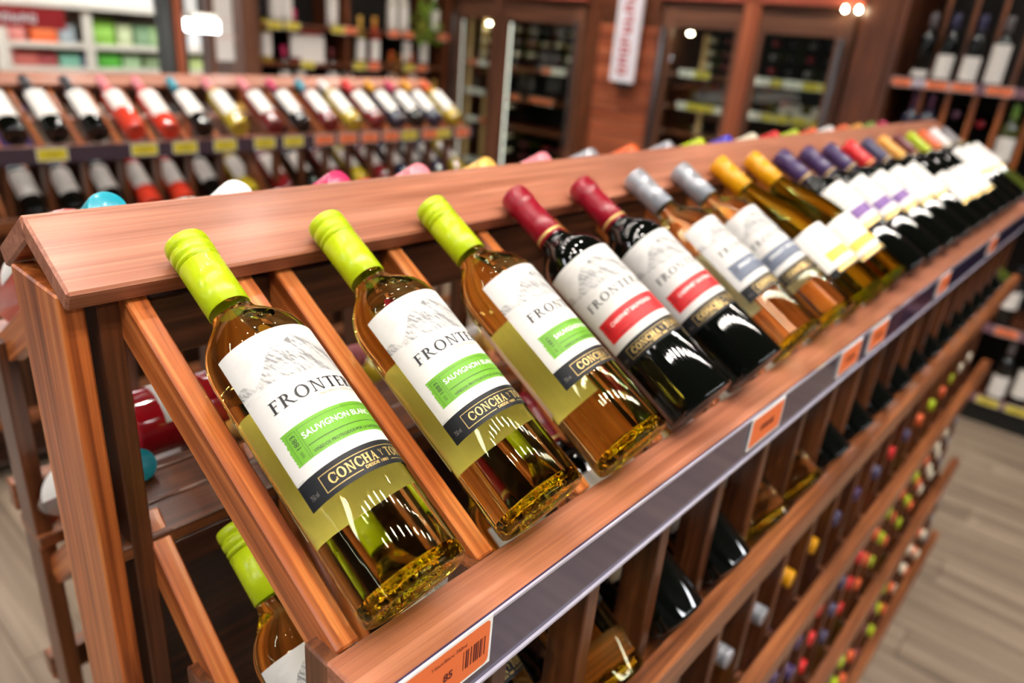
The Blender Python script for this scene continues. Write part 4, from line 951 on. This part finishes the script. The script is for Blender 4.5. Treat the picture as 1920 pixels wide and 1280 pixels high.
mb = MB(); mb.box((-0.075, -0.03, 0), (0.075, 0.03, 0.14)); ob('carton', mb.mesh('carton', plain('amber_card', lin(236, 190, 96), 0.5)), pbx)
mb = MB(); mb.box((-0.075, -0.031, 0.14), (0.075, 0.031, 0.165)); ob('lid', mb.mesh('lid', PAPER), pbx)

# ------------------------------------------------------------------ supermarket gondola far behind
YG = 8.0
gd = thing('shop_gondola', (2.8, YG + 0.2, FZ), 'cream metal supermarket shelving with green, orange and white packs, far left behind', 'shelving')
CRM = plain('cream_metal', lin(222, 214, 196), 0.45); CRD = plain('grey_beige_back', lin(172, 160, 142), 0.6)
for x in (2.06, 2.80, 3.56, 4.3): bx('upright', gd, (x - 0.04, YG - 0.02, FZ), (x + 0.04, YG + 0.04, 0.22), CRM)
bx('back_panel', gd, (2.06, YG + 0.42, FZ), (4.3, YG + 0.45, 0.22), CRD)
GZ = [-0.12, -0.34, -0.60]
for z in GZ: bx('shelf_board', gd, (2.1, YG - 0.01, z - 0.05), (4.3, YG + 0.42, z), CRM)
bx('top_canopy', gd, (2.0, YG - 0.05, 0.19), (4.4, YG + 0.45, 0.25), CRM)
packs = [(2.18, 0, .16, .2, (214, 132, 120)), (2.42, 0, .22, .22, (238, 108, 54)), (2.62, 0, .14, .16, (150, 160, 160)), (2.95, 0, .22, .24, (138, 190, 70)), (3.16, 0, .14, .2, (190, 200, 150)), (3.34, 0, .16, .2, (120, 150, 110)), (3.47, 0, .1, .2, (150, 180, 120)),
         (2.24, 1, .2, .15, (180, 86, 74)), (2.42, 1, .16, .14, (150, 60, 60)), (2.62, 1, .2, .14, (110, 168, 140)), (2.73, 1, .05, .15, (66, 70, 110)), (2.98, 1, .22, .17, (78, 170, 46)), (3.2, 1, .18, .15, (150, 180, 130)), (3.42, 1, .18, .15, (120, 140, 96)),
         (2.2, 2, .16, .16, (206, 120, 100)), (2.4, 2, .18, .16, (206, 170, 90)), (2.62, 2, .2, .14, (120, 96, 70)), (3.0, 2, .2, .16, (120, 180, 80)), (3.25, 2, .2, .16, (200, 200, 160)), (3.85, 0, .3, .2, (236, 230, 224)), (3.85, 1, .3, .15, (180, 196, 120)), (3.85, 2, .3, .16, (230, 170, 140))]
for i, (x, r_, w_, h, c) in enumerate(packs):
    cn = 'green' if c[1] > c[0] + 10 else 'orange-red' if c[0] > c[1] + 60 else 'pale'
    mb = MB(); mb.box((-w_ / 2, 0, 0), (w_ / 2, 0.2, h)); mb.box((-w_ / 2 + 0.015, -0.002, h * 0.3), (w_ / 2 - 0.015, 0.0, h * 0.6), 1)
    tag(ob('product_pack', mb.mesh('pack', [plain('pack_card', lin(*c), 0.5), plain('pack_panel', lin(*[min(255, q + 30) for q in c]), 0.5)]), None, (x, YG + 0.03, GZ[r_])),
        '%s product pack on the %s shelf of the far gondola, %s counted' % (cn, ('top', 'second', 'third')[r_], ORD[i]), 'pack', 'packs on the far gondola')
bn = thing('red_banner', (2.15, YG - 0.4, 0.09), 'dark red banner with blurred white word at the top left corner', 'banner')
mb = MB(); mb.box((-0.5, -0.01, -0.08), (0.32, 0.01, 0.09)); ob('banner_panel', mb.mesh('banner', plain('banner_red', lin(158, 34, 36), 0.5)), bn)
P, W = strokes(6, 4); mb = MB()
for q in P: mb.add([(-0.32 + px * 0.42 / W, -0.0115, -0.035 + py * 0.07) for px, py in q], [tuple(range(len(q)))])
ob('white_lettering', mb.mesh('lettering', WHITEI), bn)
for k, (x, y, z, wd) in enumerate(((1.62, 3.4, 0.13, 0.115), (2.3, 9.5, 0.62, 1.6), (4.4, 9.5, 0.62, 1.6))):
    t = thing('shop_light', (x, y, z + 0.12), ('bright oval lamp shining beside the dark post', 'long white shop light far behind at the top left', 'long white shop light far behind above the gondola')[k], 'lamp', 'shop lights')
    mb = MB(); mb.box((-0.008, -0.008, 0.0), (0.008, 0.008, 1.75 - z - 0.12)); ob('hanging_rod', mb.mesh('rod', HOUS), t)
    mb = MB(); mb.box((-wd / 2, -0.05, -0.02), (wd / 2, 0.05, 0.03)); ob('housing', mb.mesh('housing', CRM), t)
    mb = MB(); mb.box((-wd / 2, -0.07, -0.05), (wd / 2, 0.04, 0.0 if k == 0 else -0.021)); ob('diffuser', mb.mesh('diffuser', plain('shop_light_glow', (0, 0, 0, 1), 0.5, emis=(0.95, 0.98, 1, 1), es=12)), t)
for y in (-0.6, 0.9, 2.4, 3.9):
    t = thing('tube_light', (-9.0, y, 1.1 - 0.25 * y), 'fluorescent tube light far down the aisle to the left, outside the picture', 'lamp', 'aisle tube lights')
    mb = MB(); mb.box((-0.05, -0.7, 0), (0.05, 0.7, 0.05)); ob('housing', mb.mesh('housing', HOUS), t)
    mb = MB(); mb.box((-0.09, -0.68, -0.09), (0.09, 0.68, -0.001)); ob('diffuser', mb.mesh('diffuser', plain('aisle_tube', (0, 0, 0, 1), 0.5, emis=(0.97, 0.98, 1, 1), es=16)), t)
# large bright ceiling light panels of the shop
for x, y in ((1.0, 7.0), (4.0, 7.0), (1.0, 9.3), (4.0, 9.3), (-1.2, 7.5)):
    t = thing('tube_light', (x, y, 1.7), 'long fluorescent light over the far shop aisle, outside the picture', 'lamp', 'far tube lights')
    mb = MB(); mb.box((-0.9, -0.15, 0), (0.9, 0.15, 0.04)); ob('housing', mb.mesh('housing', HOUS), t)
    mb = MB(); mb.box((-0.87, -0.12, -0.02), (0.87, 0.12, -0.001)); ob('diffuser', mb.mesh('diffuser', plain('far_tube', (0, 0, 0, 1), 0.5, emis=(0.97, 0.98, 1, 1), es=44)), t)

# ------------------------------------------------------------------ shopper at the far left
def person(loc):
    t = thing('person', loc, 'person with black hair in a purple shirt standing beyond the second rack, far left', 'person', rot=(0, 0, 0.5))
    J = [((0, 0, .95), .13), ((0, 0, 1.15), .125), ((0, 0, 1.38), .15), ((0, 0, 1.50), .06), ((0, 0, 1.57), .062), ((0, -.01, 1.67), .095),
         ((.18, 0, 1.42), .06), ((.24, .02, 1.15), .045), ((.22, -.1, .92), .032), ((-.18, 0, 1.42), .06), ((-.24, .02, 1.15), .045), ((-.22, -.1, .92), .032),
         ((.1, 0, .9), .095), ((.11, -.01, .5), .065), ((.11, 0, .09), .045), ((.12, -.14, .04), .035), ((-.1, 0, .9), .095), ((-.11, .02, .5), .065), ((-.11, .04, .09), .045), ((-.12, -.1, .04), .035)]
    E = [(0, 1), (1, 2), (2, 3), (3, 4), (4, 5), (2, 6), (6, 7), (7, 8), (2, 9), (9, 10), (10, 11), (0, 12), (12, 13), (13, 14), (14, 15), (0, 16), (16, 17), (17, 18), (18, 19)]
    me = bpy.data.meshes.new('body'); me.from_pydata([j[0] for j in J], E, [])
    o = ob('body', me, t); sk = o.modifiers.new('skin', 'SKIN'); sub = o.modifiers.new('sub', 'SUBSURF'); sub.levels = 1; sub.render_levels = 2
    for v, (p, r) in zip(me.skin_vertices[0].data, J): v.radius = (r, r * (0.75 if 0.3 > abs(p[0]) and 1.0 < p[2] < 1.45 else 1))
    me.skin_vertices[0].data[0].use_root = True
    m, nt, out = mat('skin_and_clothes'); N = nt.nodes; L = nt.links
    b = N.new('ShaderNodeBsdfPrincipled'); L.new(b.outputs[0], out.inputs[0]); tc = N.new('ShaderNodeTexCoord'); sp = N.new('ShaderNodeSeparateXYZ'); L.new(tc.outputs['Object'], sp.inputs[0])
    mr = N.new('ShaderNodeMath'); mr.operation = 'DIVIDE'; mr.inputs[1].default_value = 1.8; L.new(sp.outputs[2], mr.inputs[0])
    cr = N.new('ShaderNodeValToRGB'); cr.color_ramp.interpolation = 'CONSTANT'; e = cr.color_ramp.elements; e[0].color = lin(34, 34, 50); e[1].position = 0.53; e[1].color = lin(74, 60, 130); x = e.new(0.83); x.color = lin(206, 150, 124)
    L.new(mr.outputs[0], cr.inputs[0]); L.new(cr.outputs[0], b.inputs['Base Color']); b.inputs['Roughness'].default_value = 0.8; me.materials.append(m)
    mb = MB(); mb.lathe([(0.108, -0.03), (0.115, 0.02), (0.108, 0.07), (0.075, 0.115), (0, 0.13)], 20); ob('hair', mb.mesh('hair', plain('black_hair', lin(20, 16, 16), 0.5)), t, (0, 0.02, 1.68))
    return t
pp = person((0.86, 4.1, FZ - 0.0)); pp.scale = (0.84, 0.84, 0.84)

# ------------------------------------------------------------------ lift everything so that the floor is z = 0
for o in SC.objects:
    if o.parent is None: o.location.z += UP
